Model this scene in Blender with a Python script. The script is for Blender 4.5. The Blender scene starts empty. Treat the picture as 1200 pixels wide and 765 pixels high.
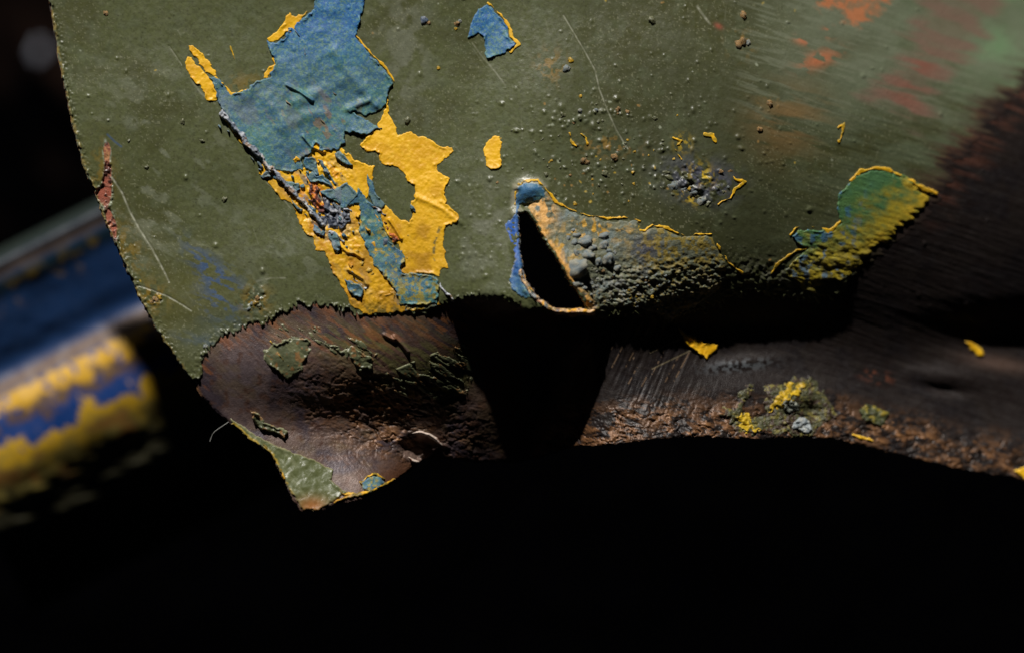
import bpy, math
import numpy as np
from mathutils import Vector

# ------------------------------------------------------------------ scale, camera, light
S = 0.00025            # one working unit = a quarter of a millimetre
CX, CY, DIST = 600.0, 382.5, 4000.0
scene = bpy.context.scene
COL = scene.collection

cam_data = bpy.data.cameras.new('camera')
cam = bpy.data.objects.new('camera', cam_data)
COL.objects.link(cam)
cam.location = (0, 0, DIST * S)
cam_data.sensor_width = 36.0
cam_data.lens = 36.0 * DIST / 1200.0
cam_data.clip_start = 0.05
cam_data.clip_end = 100.0
cam_data.dof.use_dof = True
cam_data.dof.focus_distance = (DIST - 78.0) * S
cam_data.dof.aperture_fstop = 3.0
cam_data.dof.aperture_blades = 7
scene.camera = cam

L = Vector((-0.17, 0.86, 0.48)).normalized()        # direction towards the sun
world = bpy.data.worlds.new('World')
scene.world = world
world.use_nodes = True
wn = world.node_tree
bg = wn.nodes['Background']
sky = wn.nodes.new('ShaderNodeTexSky')
sky.sky_type = 'NISHITA'
sky.sun_disc = False
sky.sun_elevation = math.radians(30)
sky.sun_rotation = math.radians(-10)
wn.links.new(sky.outputs['Color'], bg.inputs['Color'])
bg.inputs['Strength'].default_value = 0.0012

sun_data = bpy.data.lights.new('sun', 'SUN')
sun_data.energy = 5.0
sun_data.angle = math.radians(1.6)
sun_data.color = (1.0, 0.965, 0.91)
sun = bpy.data.objects.new('sun', sun_data)
sun.rotation_euler = L.to_track_quat('Z', 'Y').to_euler()
COL.objects.link(sun)

vs = scene.view_settings
vs.view_transform = 'Standard'
vs.look = 'None'
vs.exposure = 0.0
vs.gamma = 1.0
vs.use_curve_mapping = False

# ------------------------------------------------------------------ numpy helpers
_lat = {}
def lattice(seed):
    if seed not in _lat:
        _lat[seed] = np.random.default_rng(seed + 11).random((256, 256)).astype(np.float32)
    return _lat[seed]
def vnoise(x, y, seed):
    g = lattice(seed)
    xi = np.floor(x); yi = np.floor(y)
    fx = (x - xi).astype(np.float32); fy = (y - yi).astype(np.float32)
    fx = fx * fx * (3 - 2 * fx); fy = fy * fy * (3 - 2 * fy)
    xi = xi.astype(np.int64); yi = yi.astype(np.int64)
    x0 = xi & 255; x1 = (xi + 1) & 255; y0 = yi & 255; y1 = (yi + 1) & 255
    return (g[y0, x0] * (1 - fx) + g[y0, x1] * fx) * (1 - fy) + (g[y1, x0] * (1 - fx) + g[y1, x1] * fx) * fy
def fbm(u, v, scale, octs=4, seed=0, ang=0.0, stretch=1.0, gain=0.5):
    """0..1 noise; scale in units across the grain, stretched along angle ang (degrees, screen down positive)"""
    a = math.radians(ang)
    p = (u * math.cos(a) + v * math.sin(a)) / (scale * stretch)
    q = (-u * math.sin(a) + v * math.cos(a)) / scale
    t = 0.0; amp = 1.0; n = 0.0; f = 1.0
    for o in range(octs):
        t = t + amp * vnoise(p * f + 17.3 * o, q * f + 9.1 * o, seed + o)
        n += amp; amp *= gain; f *= 2.03
    t = t / n
    return np.clip((t - 0.5) * 1.5 + 0.5, 0, 1)
def sst(a, b, x):
    t = np.clip((x - a) / (b - a + 1e-9), 0, 1)
    return t * t * (3 - 2 * t)
def seg_dist(u, v, a, b):
    dx, dy = b[0] - a[0], b[1] - a[1]
    t = np.clip(((u - a[0]) * dx + (v - a[1]) * dy) / (dx * dx + dy * dy + 1e-9), 0, 1)
    return np.hypot(u - a[0] - t * dx, v - a[1] - t * dy)
def poly_sdf(u, v, pts, far=60.0):
    """positive inside; -far beyond the bounding box margin"""
    P = np.array(pts, float)
    out = np.full(u.shape, -far, np.float32)
    m = (u > P[:, 0].min() - far) & (u < P[:, 0].max() + far) & (v > P[:, 1].min() - far) & (v < P[:, 1].max() + far)
    if not m.any(): return out
    x = u[m]; y = v[m]
    d = np.full(x.shape, 1e9); ins = np.zeros(x.shape, bool)
    n = len(P)
    for i in range(n):
        a = P[i]; b = P[(i + 1) % n]
        d = np.minimum(d, seg_dist(x, y, a, b))
        if a[1] != b[1]:
            c = ((a[1] > y) != (b[1] > y)) & (x < (b[0] - a[0]) * (y - a[1]) / (b[1] - a[1]) + a[0])
            ins ^= c
    out[m] = np.maximum(np.where(ins, d, -d), -far)
    return out
def line_sdf(u, v, pts, w, far=40.0):
    P = np.array(pts, float)
    out = np.full(u.shape, -far, np.float32)
    m = (u > P[:, 0].min() - far) & (u < P[:, 0].max() + far) & (v > P[:, 1].min() - far) & (v < P[:, 1].max() + far)
    if not m.any(): return out
    x = u[m]; y = v[m]; d = np.full(x.shape, 1e9)
    for i in range(len(P) - 1):
        d = np.minimum(d, seg_dist(x, y, P[i], P[i + 1]))
    out[m] = np.maximum(w - d, -far)
    return out
def blob(u, v, cx, cy, rx, ry=None, ang=0.0):
    ry = ry or rx
    a = math.radians(ang)
    p = ((u - cx) * math.cos(a) + (v - cy) * math.sin(a)) / rx
    q = (-(u - cx) * math.sin(a) + (v - cy) * math.cos(a)) / ry
    return np.exp(-(p * p + q * q))
def warp(u, v, amp, scale, seed):
    return (u + amp * 2 * (fbm(u, v, scale, 3, seed) - 0.5), v + amp * 2 * (fbm(u, v, scale, 3, seed + 5) - 0.5))
def rgb(r, g, b):
    c = np.array([r, g, b], float) / 255.0
    return np.where(c <= 0.04045, c / 12.92, ((c + 0.055) / 1.055) ** 2.4)
def paint(c, colour, m):
    m = np.clip(m, 0, 1)[..., None]
    return c * (1 - m) + np.asarray(colour) * m
def soft(r, n):
    k = np.ones(n) / n
    for ax in (0, 1):
        pad = [(0, 0), (0, 0)]; pad[ax] = (n // 2, n - 1 - n // 2)
        r2 = np.pad(r, pad, mode='edge')
        cs = np.cumsum(np.insert(r2, 0, 0, axis=ax), axis=ax)
        r = (np.take(cs, range(n, cs.shape[ax]), ax) - np.take(cs, range(0, cs.shape[ax] - n), ax)) / n
    return r

# ------------------------------------------------------------------ the big forms of the sheet
U0, U1, V0, V1 = -60, 1335, -240, 640
gu = np.arange(U0, U1 + 1, 1.0); gv = np.arange(V0, V1 + 1, 1.0)
RU, RV = np.meshgrid(gu, gv)

VK = [-140, 0, 100, 200, 260, 300, 330, 350, 365, 380, 400, 420, 440, 460, 480, 500, 520, 560, 640]
TAB = {
 30:  [40, 50, 62, 74, 80, 86, 90, 93, 95, 97, 99, 101, 102, 103, 104, 106, 110, 122, 150],
 230: [45, 56, 68, 78, 84, 90, 94, 97, 99, 100, 103, 105, 104, 101, 98, 98, 104, 118, 148],
 380: [46, 58, 70, 80, 88, 94, 97, 99, 100, 101, 103, 104, 101, 93, 84, 80, 86, 102, 130],
 450: [46, 58, 71, 82, 88, 93, 96, 98, 98, 98, 97, 94, 88, 78, 68, 63, 68, 88, 122],
 500: [45, 58, 71, 84, 91, 96, 99, 100, 98, 95, 91, 86, 79, 70, 61, 53, 46, 36, 30],
 532: [43, 57, 71, 87, 95, 101, 105, 104, 95, 88, 82, 76, 69, 61, 53, 45, 38, 26, 20],
 572: [40, 54, 70, 89, 100, 109, 114, 113, 90, 70, 58, 52, 49, 46, 41, 33, 24, 8, -6],
 620: [40, 57, 75, 94, 106, 115, 122, 128, 124, 66, 38, 26, 18, 12, 8, 6, 4, 4, 4],
 675: [38, 56, 75, 92, 102, 109, 115, 119, 111, 84, 60, 46, 40, 38, 40, 44, 50, 62, 76],
 695: [36, 54, 73, 90, 98, 103, 107, 108, 102, 88, 74, 67, 63, 63, 66, 71, 79, 93, 107],
 715: [34, 53, 72, 88, 94, 98, 100, 99, 95, 88, 79, 74, 72, 73, 76, 81, 89, 102, 117],
 750: [30, 50, 69, 83, 89, 92, 93, 90, 85, 77, 69, 66, 67, 71, 78, 86, 95, 110, 127],
 800: [24, 46, 66, 78, 80, 80, 75, 67, 58, 50, 46, 47, 51, 57, 65, 75, 86, 102, 122],
 870: [10, 38, 58, 69, 65, 57, 47, 36, 27, 18, 14, 17, 26, 36, 46, 55, 65, 82, 102],
 950: [-18, 13, 34, 43, 39, 32, 23, 13, 4, -3, -8, -7, -2, 7, 16, 26, 36, 52, 74],
 1050: [-74, -40, -10, 4, 0, -8, -16, -22, -27, -33, -39, -42, -40, -35, -27, -19, -10, 8, 32],
 1150: [-150, -108, -68, -42, -40, -45, -52, -59, -69, -80, -88, -84, -78, -72, -66, -58, -48, -30, -6],
 1335: [-290, -235, -178, -144, -138, -140, -146, -155, -168, -182, -184, -172, -162, -154, -146, -137, -127, -108, -84],
}
def hermite(xk, yk, x):
    xk = np.array(xk, float); yk = np.array(yk, float)
    h = np.diff(xk); d = np.diff(yk, axis=0) / (h if yk.ndim == 1 else h[:, None])
    m = np.zeros_like(yk); m[0] = d[0]; m[-1] = d[-1]
    hs = h if yk.ndim == 1 else h[:, None]
    m[1:-1] = (d[:-1] * hs[1:] + d[1:] * hs[:-1]) / (hs[1:] + hs[:-1])
    i = np.clip(np.searchsorted(xk, x) - 1, 0, len(h) - 1)
    t = (x - xk[i]) / h[i]; hh = h[i]
    if yk.ndim > 1: t = t[:, None]; hh = hh[:, None]
    return ((2*t**3 - 3*t**2 + 1) * yk[i] + (t**3 - 2*t**2 + t) * hh * m[i] + (-2*t**3 + 3*t**2) * yk[i+1] + (t**3 - t**2) * hh * m[i+1])
for k in TAB: TAB[k] = [TAB[k][0] - (TAB[k][1] - TAB[k][0]) * 0.7] + TAB[k]
VK = [-240] + VK
cols = np.stack([hermite(VK, TAB[k], gv) for k in TAB])            # columns x V
BASE = hermite(list(TAB), cols, gu).T.copy()                      # V x U
BASE = soft(soft(BASE, 9), 7)

# ------------------------------------------------------------------ outlines, traced where in view
LEFT = [(-48, -260), (-34, -225), (-8, -180), (24, -135), (30, -100), (26, -60), (42, -25), (57, 0), (61, 26), (68, 65), (76, 105), (81, 131), (90, 167), (99, 199), (111, 227), (123, 260),  # unseen start above the frame, shaped to cast shadow on the tube
        (135, 287), (150, 320), (162, 347), (180, 380), (195, 404), (213, 430), (227, 449), (235, 464), (256, 484), (275, 500),
        (300, 520), (317, 531), (330, 557), (344, 586), (354, 598), (374, 599), (396, 590), (425, 584), (461, 564), (485, 548),
        (494, 539), (520, 536), (560, 541), (610, 541), (650, 530), (675, 522), (700, 521), (726, 520), (760, 514), (826, 511), (888, 514),
        (936, 512), (980, 514), (1017, 523), (1072, 536), (1127, 549), (1182, 557), (1240, 575), (1340, 600), (1340, -260)]
HOLE = [(608, 251), (615, 248), (622, 256), (629, 268), (637, 283), (645, 295), (653, 306), (660, 319), (667, 331), (676, 343), (684, 355), (685, 361),
        (669, 362), (659, 361), (648, 361), (633, 351), (621, 337), (616, 327), (613, 313), (610, 294), (609, 268)]
SLIT = [(467, 517), (474, 510), (489, 507), (503, 511), (514, 519), (520, 523), (511, 527), (500, 534), (490, 542), (482, 539), (474, 532), (468, 525)]
OLIVE = [(-80, -270), (-80, 470), (227, 452), (238, 438), (240, 425), (238, 416), (253, 401), (275, 388), (297, 381), (326, 373), (330, 365),
         (348, 358), (366, 361), (392, 362), (410, 366), (425, 370), (447, 368), (476, 366), (491, 366), (502, 362), (515, 360),
         (530, 352), (560, 350), (592, 352), (620, 364), (650, 374), (690, 374), (720, 368), (750, 372), (786, 376), (812, 366), (850, 352), (880, 345),
         (925, 350), (960, 352), (985, 346), (1000, 320), (1030, 298), (1060, 275), (1090, 245), (1110, 215), (1125, 190), (1150, 165), (1165, 140), (1190, 120),
         (1215, 95), (1260, 60), (1345, 20), (1345, -270)]
BLUE = {
 'main': [(369, -40), (367, 10), (357, 20), (348, 26), (344, 34), (336, 33), (334, 43), (328, 48), (318, 50), (312, 46), (315, 56),
        (321, 73), (320, 81), (315, 90), (305, 93), (297, 97), (290, 105), (271, 110), (256, 91), (248, 90), (243, 88), (250, 99),
        (255, 120), (268, 141), (286, 167), (300, 183), (318, 200), (330, 202), (339, 203), (356, 200), (354, 186), (365, 180),
        (371, 168), (375, 177), (396, 177), (405, 168), (404, 156), (414, 156), (429, 159), (441, 153), (456, 150), (443, 149),
        (430, 141), (414, 131), (430, 136), (446, 131), (453, 123), (455, 110), (461, 97), (451, 81), (435, 65), (417, 43), (422, 29), (427, 10), (430, -40)],
 'top': [(547, 46), (552, 25), (560, 10), (572, 4), (585, 18), (595, 31), (597, 44), (606, 52), (592, 63), (569, 70), (566, 43), (560, 40)],
 'stripe': [(393, 222), (407, 213), (416, 224), (413, 234), (420, 218), (425, 228), (432, 237), (444, 243), (447, 254), (450, 267), (456, 282),
        (474, 297), (476, 306), (470, 312), (471, 320), (492, 321), (510, 324), (516, 333), (512, 356), (492, 359), (468, 358), (464, 342), (453, 327),
        (438, 312), (426, 285), (420, 270), (423, 255), (420, 240), (405, 243), (396, 240), (387, 231)],
 'cap': [(604, 228), (606, 219), (615, 213), (629, 214), (640, 223), (641, 230), (632, 236), (620, 240), (610, 240), (609, 251), (609, 268), (610, 294), (614, 318),
         (621, 337), (632, 350), (622, 351), (610, 349), (600, 341), (597, 330), (597, 320), (604, 304), (601, 294), (596, 278), (590, 262), (600, 255), (604, 245)],
 'f1': [(356, 184), (369, 184), (372, 192), (375, 205), (371, 208), (365, 200), (357, 198), (355, 191)],
 'f2': [(357, 198), (362, 203), (366, 200), (372, 207), (378, 204), (385, 210), (391, 219), (389, 221), (380, 216), (374, 214), (369, 216), (362, 214), (358, 206)],
 'f3': [(390, 180), (398, 176), (404, 182), (410, 190), (414, 193), (411, 195), (402, 192), (397, 188)],
 'f4': [(371, 185), (378, 189), (383, 196), (386, 202), (393, 214), (395, 217), (392, 219), (384, 207), (376, 196)],
 'f5': [(374, 225), (385, 222), (393, 221), (400, 217), (407, 213), (410, 218), (417, 224), (420, 228), (415, 236), (410, 240), (407, 245), (400, 242), (394, 236), (385, 233), (376, 229)],
 'f6': [(304, 207), (311, 200), (319, 202), (324, 206), (330, 210), (338, 212), (350, 214), (352, 220), (348, 228), (342, 222), (336, 222), (334, 225), (330, 217), (322, 211), (314, 209), (308, 211)],
 'f7': [(339, 232), (347, 238), (350, 243), (357, 246), (353, 250), (345, 243)],
 'f8': [(384, 274), (392, 270), (398, 280), (400, 292), (396, 300), (390, 292), (386, 283)],
 'f9': [(403, 325), (412, 331), (422, 333), (427, 340), (424, 350), (415, 348), (407, 340)],
 'f10': [(430, 200), (434, 210), (438, 214), (441, 226), (446, 232), (452, 240), (448, 246), (438, 242), (432, 230), (430, 215)],
 'f11': [(480, 238), (486, 243), (490, 250), (484, 249), (480, 245)],
 'f12': [(368, 262), (374, 266), (378, 276), (372, 275), (366, 270)],
}
GREY = [(374, 228), (385, 233), (396, 240), (410, 246), (413, 258), (404, 268), (392, 270), (380, 268), (376, 255), (380, 246)]
RUST1 = [(362, 215), (370, 216), (375, 222), (374, 230), (382, 245), (378, 254), (370, 247), (362, 235), (361, 224)]
RUST2 = [(447, 254), (455, 262), (465, 275), (472, 282), (462, 285), (457, 278), (451, 265)]
YEL = {
 'flag_a': [(219, 52), (226, 54), (234, 59), (241, 66), (247, 73), (252, 82), (255, 90), (250, 90), (242, 85), (236, 77), (231, 71), (226, 66), (221, 58)],
 'flag_b': [(218, 65), (226, 67), (230, 75), (234, 79), (241, 86), (248, 92), (251, 99), (254, 108), (256, 120), (248, 118), (242, 119), (239, 112), (236, 105), (229, 97), (222, 88), (217, 81), (216, 74)],
 'upper': [(312, 47), (316, 43), (324, 36), (331, 29), (335, 22), (338, 14), (342, 18), (347, 18), (355, 16), (363, 11), (357, 21), (350, 28), (345, 40), (338, 38), (332, 45), (320, 52)],
 'edge_bit': [(308, 92), (309, 86), (315, 79), (320, 74), (316, 58), (320, 60), (324, 74), (321, 84), (314, 93)],
 'centre': [(303, 201), (306, 190), (318, 198), (330, 198), (356, 196), (362, 178), (372, 165), (400, 172), (420, 190), (440, 194), (438, 212), (430, 234),
        (440, 245), (447, 262), (440, 285), (450, 315), (464, 342), (462, 360), (432, 369), (411, 360), (402, 339), (390, 320), (381, 297), (369, 294), (366, 279),
        (357, 275), (349, 261), (342, 240), (328, 233), (319, 222), (312, 210), (304, 206)],
 'right': [(441, 148), (450, 130), (454, 115), (457, 112), (455, 124), (456, 131), (464, 146), (467, 157), (482, 154), (492, 160), (504, 162), (516, 171), (531, 172), (533, 178), (522, 188),
        (512, 195), (515, 201), (528, 210), (522, 219), (524, 240), (533, 246), (540, 255), (534, 263), (522, 266), (521, 285), (525, 315), (516, 318), (515, 327), (507, 321), (480, 322),
        (468, 320), (467, 309), (472, 300), (466, 288), (455, 279), (448, 264), (444, 249), (440, 237), (446, 235), (456, 243), (468, 255), (480, 260), (482, 252), (479, 240), (486, 234),
        (485, 218), (477, 213), (471, 201), (464, 197), (450, 195), (444, 189), (443, 180), (429, 179), (422, 174), (420, 171), (426, 162), (434, 156)],
 'spot': [(566, 177), (568, 168), (576, 159), (587, 158), (590, 168), (587, 177), (589, 195), (580, 200), (568, 195)],
 'base': [(426, 352), (440, 346), (470, 340), (512, 340), (518, 358), (502, 363), (476, 366), (447, 368), (425, 369)],
}
YLINE = {   # thin lips of yellow undercoat
 'lip_u': ([(253, 90), (258, 94), (265, 103), (271, 111), (282, 107), (291, 104)], 1.7),
 'lip_diag': ([(259, 130), (266, 142), (274, 154), (283, 167), (290, 175)], 2.4),
 'lip_right': ([(417, 42), (436, 64), (452, 80), (462, 96), (461, 101)], 1.7),
 'lip_top': ([(572, 3), (586, 17), (597, 31), (599, 43), (608, 52), (598, 61)], 1.9),
 'lip_notch': ([(604, 240), (604, 226), (614, 212), (630, 212), (640, 221), (650, 236), (667, 246), (686, 252), (712, 256), (732, 255), (750, 259)], 1.7),
 'lip_mid': ([(750, 270), (756, 271), (766, 264), (780, 267), (801, 276), (822, 274), (836, 275), (843, 291), (855, 309), (870, 321)], 1.5),
 'lip_patch': ([(927, 276), (932, 267), (948, 266), (965, 268), (971, 272), (985, 260)], 1.6),
 'lip_patch_top': ([(997, 212), (1007, 202), (1022, 198), (1037, 198), (1052, 204), (1069, 213), (1083, 222), (1097, 227)], 2.3),
 'lip_low': ([(903, 322), (911, 310), (924, 300), (934, 294), (947, 291)], 1.5),
 'lip_scab': ([(857, 200), (862, 210), (874, 214), (862, 222), (856, 232), (842, 239)], 1.8),
 'mark_a': ([(667, 157), (670, 166), (675, 172)], 1.5),
 'mark_b': ([(681, 157), (687, 163), (688, 169)], 1.5),
 'mark_c': ([(788, 162), (798, 165), (791, 174), (798, 187)], 1.7),
 'mark_d': ([(826, 158), (836, 159), (838, 165)], 3.0),
 'mark_e': ([(983, 150), (990, 145), (986, 160), (983, 166)], 1.8),
 'mark_sliver': ([(270, 55), (273, 64), (276, 71)], 1.2),
 'ridge_line': ([(540, 346), (553, 346), (566, 346)], 0.9),
 'chip_dot': ([(346.5, 87), (348, 87)], 2.6),
}
TEAL = [(632, 236), (641, 224), (650, 237), (667, 247), (686, 253), (712, 257), (748, 260), (752, 270), (766, 265), (780, 268), (801, 277), (822, 275), (835, 276),
        (843, 292), (852, 312), (846, 338), (826, 352), (806, 366), (788, 376), (770, 368), (750, 362), (730, 360), (700, 366), (690, 367), (686, 356), (676, 341), (668, 330), (654, 305),
        (640, 283), (624, 255), (616, 246), (620, 240)]
GREENP = [(997, 212), (1007, 203), (1022, 199), (1037, 199), (1052, 205), (1069, 214), (1082, 223), (1097, 228), (1082, 240), (1070, 252), (1055, 264), (1040, 281),
        (1016, 297), (998, 320), (980, 328), (960, 334), (959, 344), (938, 341), (937, 332), (920, 322), (926, 306), (947, 292), (934, 286), (928, 276), (940, 268), (965, 269), (971, 273), (985, 261), (980, 248), (982, 230)]
FLAKE_A = [(308, 414), (319, 403), (341, 396), (359, 394), (364, 400), (363, 414), (355, 429), (344, 440), (337, 445), (326, 436), (311, 425)]
FLAKE_B = [(381, 401), (396, 406), (412, 410), (430, 412), (440, 418), (438, 428), (428, 433), (415, 425), (396, 412)]
FLAKE_C = [(270, 490), (290, 503), (315, 518), (345, 530), (366, 537), (390, 550), (388, 561), (399, 571), (406, 577), (392, 586), (374, 597), (355, 597), (341, 575), (326, 548), (314, 532), (296, 519), (272, 500)]
FLAKE_D = [(294, 481), (303, 484), (309, 494), (322, 499), (332, 502), (338, 508), (334, 514), (326, 508), (308, 504), (298, 495)]
FLAKE_E = [(434, 455), (452, 436), (480, 424), (520, 408), (545, 402), (556, 440), (548, 462), (520, 468), (495, 470), (462, 462)]
YTRI = [(795, 384), (808, 393), (824, 400), (842, 403), (836, 414), (828, 421), (815, 412), (802, 401)]
SCAB = [(896, 452), (914, 446), (936, 441), (951, 440), (962, 457), (974, 474), (982, 490), (960, 498), (947, 511), (930, 512), (903, 506), (866, 508), (855, 494), (839, 484),
        (862, 476), (868, 458), (880, 450), (885, 456), (874, 470), (872, 482), (880, 490), (892, 488), (900, 474)]
SCABY = [(912, 462), (920, 452), (940, 445), (950, 446), (946, 458), (930, 464), (922, 474), (912, 478), (900, 484), (904, 472)]
SCABY2 = [(864, 492), (870, 484), (878, 486), (884, 498), (892, 504), (874, 506), (864, 500)]
SCABW = [(930, 496), (936, 488), (944, 488), (950, 494), (952, 504), (946, 510), (938, 504), (928, 502)]
SCABG = [(914, 472), (922, 466), (932, 470), (936, 478), (930, 484), (918, 480)]
GREEN2 = [(1006, 482), (1014, 474), (1026, 474), (1034, 480), (1042, 482), (1040, 490), (1032, 500), (1014, 492)]
YCORNER = [(1188, 552), (1200, 546), (1222, 549), (1240, 570), (1210, 567)]
YRIGHT = [(1130, 398), (1138, 400), (1150, 408), (1154, 416), (1148, 418), (1138, 409)]
BLUESPOT = [(424, 566), (430, 559), (438, 556), (447, 559), (450, 565), (444, 572), (434, 577), (426, 574)]

# surface relief painted into one height field (working units)
def region(pts, amp=1.5, sc=7, seed=3, far=60):
    wu, wv = warp(RU, RV, amp, sc, seed)
    return poly_sdf(wu, wv, pts, far)
SIL = np.minimum(region(LEFT, 1.2, 6, 70, 200), 200)
HSD = region(HOLE, 1.2, 4, 71, 60)
SSD = region(SLIT, 0.8, 6, 72, 40)

LOWD = SIL
wu, wv = warp(RU, RV, 3.0, 9, 40)
RAG = poly_sdf(wu, wv, OLIVE, 90)
teeth = (np.abs(fbm(RU, RV, 4.5, 2, 44, 80, 4) - 0.5) * 2)
RAG = RAG + (teeth - 0.5) * 9 * sst(1030, 960, RU) + (fbm(RU, RV, 5, 3, 47, 17, 7) - 0.5) * 22 * sst(960, 1060, RU)
TSD = region(TEAL, 1.2, 6, 21)
H = BASE.copy()
H += 6.5 * (fbm(RU, RV, 130, 2, 1) - 0.5)
H += 0.5 * (fbm(RU, RV, 18, 3, 6) - 0.5)
H += 0.2 * (fbm(RU, RV, 3.0, 3, 9) - 0.5)
H += 4.0 * np.exp(-((HSD + 5) / 5.0) ** 2) * sst(380, 350, RV)           # raised burr round the torn hole
H += 7.0 * blob(RU, RV, 622, 222, 18, 11)
H -= 7.0 * blob(RU, RV, 616, 242, 9, 5)
H += 7 * blob(RU, RV, 664, 366, 34, 6)
H += 1.0 * np.exp(-((SSD + 2) / 2.5) ** 2) - 9 * sst(0, 9, SSD)
H += 6 * blob(RU, RV, 690, 304, 30, 20) + 4 * blob(RU, RV, 678, 314, 12, 9)
# metal: brushed streaks on the right, pitted rust on the lower lip
mt = sst(2, -4, RAG)
H += mt * 0.5 * (fbm(RU, RV, 2.6, 3, 60, 20, 14) - 0.5) * sst(900, 1000, RU)
H += 0.5 * (fbm(RU, RV, 3.4, 3, 61, 16, 9) - 0.5) * sst(860, 1000, RU) * sst(40, 200, RV)
H += mt * 0.3 * (fbm(RU, RV, 2.2, 2, 62, 50, 10) - 0.5) * sst(560, 470, RU)
H += mt * 0.9 * (fbm(RU, RV, 2.4, 2, 63, 112, 12) - 0.5) * sst(650, 700, RU) * sst(860, 780, RU)
lip = sst(62, 12, LOWD) * sst(600, 680, RU) * sst(380, 420, RV) + 0.95 * blob(RU, RV, 455, 490, 95, 46, 20)
lip = np.clip(lip * (0.55 + 0.9 * fbm(RU, RV, 26, 3, 64)), 0, 1) * mt
pit = fbm(RU, RV, 8, 5, 65, 15, 2.0, 0.72)
H += lip * (6.0 * (pit - 0.5) - 2.0 * (np.abs(fbm(RU, RV, 11, 3, 66, -10, 2) - 0.5) < 0.05))
H += 5.0 * blob(RU, RV, 1112, 440, 40, 10, 8) - 5.0 * blob(RU, RV, 1104, 456, 26, 5, 10)
H += 5.0 * blob(RU, RV, 868, 424, 38, 7, -6)
H += 4.0 * blob(RU, RV, 900, 455, 80, 14, 4)
# corroded skin beside the hole
tin = sst(0, 6, TSD)
cr = np.abs(fbm(RU, RV, 6.5, 3, 22) - 0.5) * 2
rough = sst(650, 720, RU) * sst(286, 330, RV)
H += tin * (1.2 + 4.6 * (fbm(RU, RV, 4.2, 3, 23, 10, 1.4, 0.65) - 0.5) * rough + 1.0 * (cr - 0.5))
sc_in = region(SCAB, 2, 6, 31)
H += sst(0, 4, sc_in) * (0.6 + 4.0 * (fbm(RU, RV, 9, 5, 32, 20, 1.6, 0.6) - 0.5))
H += 8 * blob(RU, RV, 926, 468, 16, 10, 20) - 9 * blob(RU, RV, 950, 480, 14, 8, 40)
cen = region(YEL['centre'], 1, 6, 33)
grain = fbm(RU, RV, 4.2, 3, 34)
H += 3.2 * (grain - 0.5) * sst(0, 5, cen) * np.clip(blob(RU, RV, 385, 200, 26, 18) + blob(RU, RV, 405, 275, 26, 28) + blob(RU, RV, 370, 250, 20, 20) + 0.5 * blob(RU, RV, 440, 350, 60, 20), 0, 1)
# small pimples and blisters under the paint
rng = np.random.default_rng(5)
def bump(cx, cy, r, h, ex=1.0):
    x0, x1 = int(cx - 3 * r - U0), int(cx + 3 * r - U0) + 2
    y0, y1 = int(cy - 3 * r - V0), int(cy + 3 * r - V0) + 2
    x0 = max(x0, 0); y0 = max(y0, 0)
    if x1 <= x0 or y1 <= y0: return
    uu = RU[y0:y1, x0:x1]; vv = RV[y0:y1, x0:x1]
    H[y0:y1, x0:x1] += h * np.exp(-(((uu - cx) / r) ** 2 + ((vv - cy) / (r * ex)) ** 2) ** 1.4)
for i in range(1100):
    if i < 330: x, y = rng.uniform(60, 1200), rng.uniform(-100, 360)
    elif i < 760: x, y = rng.normal(700, 62), rng.normal(185, 42)
    elif i < 900: x, y = rng.normal(840, 60), rng.normal(190, 60)
    else: x, y = rng.normal(555, 30), rng.normal(285, 50)
    r = min(4.5, 0.85 + rng.exponential(0.6)); bump(x, y, r, r * rng.uniform(0.25, 0.6) * (0.6 if i >= 900 else 1), rng.uniform(0.6, 1.4))
for k in range(16):
    bump(650 + k * 6 + rng.normal(0, 1), 140 - 0.55 * k + 5 * math.sin(k * 0.5), 1.4 + rng.random(), 1.2)
# crease in the blue film and the lifted rib along its lower left side
H += 3.0 * np.exp(-(np.maximum(0, -line_sdf(RU, RV, [(408, 128), (424, 121), (434, 118), (441, 124)], 0)) / 4.0) ** 2)
RIB = [(262, 133), (275, 150), (290, 168), (305, 183), (318, 198), (330, 211), (343, 225), (356, 238), (368, 252), (378, 264)]
for ln, a_ in (([(346, 120), (372, 108), (400, 96)], 2.0), ([(330, 150), (352, 138), (380, 132)], 1.6), ([(392, 60), (410, 88), (432, 112)], 3.0), ([(312, 118), (330, 140), (342, 170)], 1.6)):
    H += a_ * np.exp(-(np.maximum(0, -line_sdf(RU, RV, ln, 0)) / 7.0) ** 2)
H += 1.6 * np.exp(-(np.maximum(0, -line_sdf(RU, RV, [(540, 262), (520, 246), (505, 238), (490, 232)], 0)) / 3.0) ** 2)
for ln in ([(398, 288), (408, 296), (416, 297), (425, 303)], [(408, 316), (418, 322), (426, 327), (430, 334)], [(456, 258), (463, 268), (470, 280)],
           [(462, 394), (470, 402), (478, 412)], [(450, 392), (462, 398)], [(362, 225), (375, 240), (392, 250)], [(355, 160), (365, 172), (380, 178)], [(336, 100), (352, 108), (366, 118)]):
    H += 3.4 * np.exp(-(np.maximum(0, -line_sdf(RU, RV, ln, 0)) / 1.8) ** 2)

def samp(R, u, v):
    x = np.clip(u - U0, 0, R.shape[1] - 1.001); y = np.clip(v - V0, 0, R.shape[0] - 1.001)
    xi = x.astype(int); yi = y.astype(int); fx = x - xi; fy = y - yi
    return (R[yi, xi] * (1 - fx) + R[yi, xi + 1] * fx) * (1 - fy) + (R[yi + 1, xi] * (1 - fx) + R[yi + 1, xi + 1] * fx) * fy

def place(u, v, z):
    """where the point seen at (u, v) stands when its depth is z"""
    k = (DIST - z) / DIST
    return np.stack([(u - CX) * k * S, (CY - v) * k * S, z * S], -1)

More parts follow.
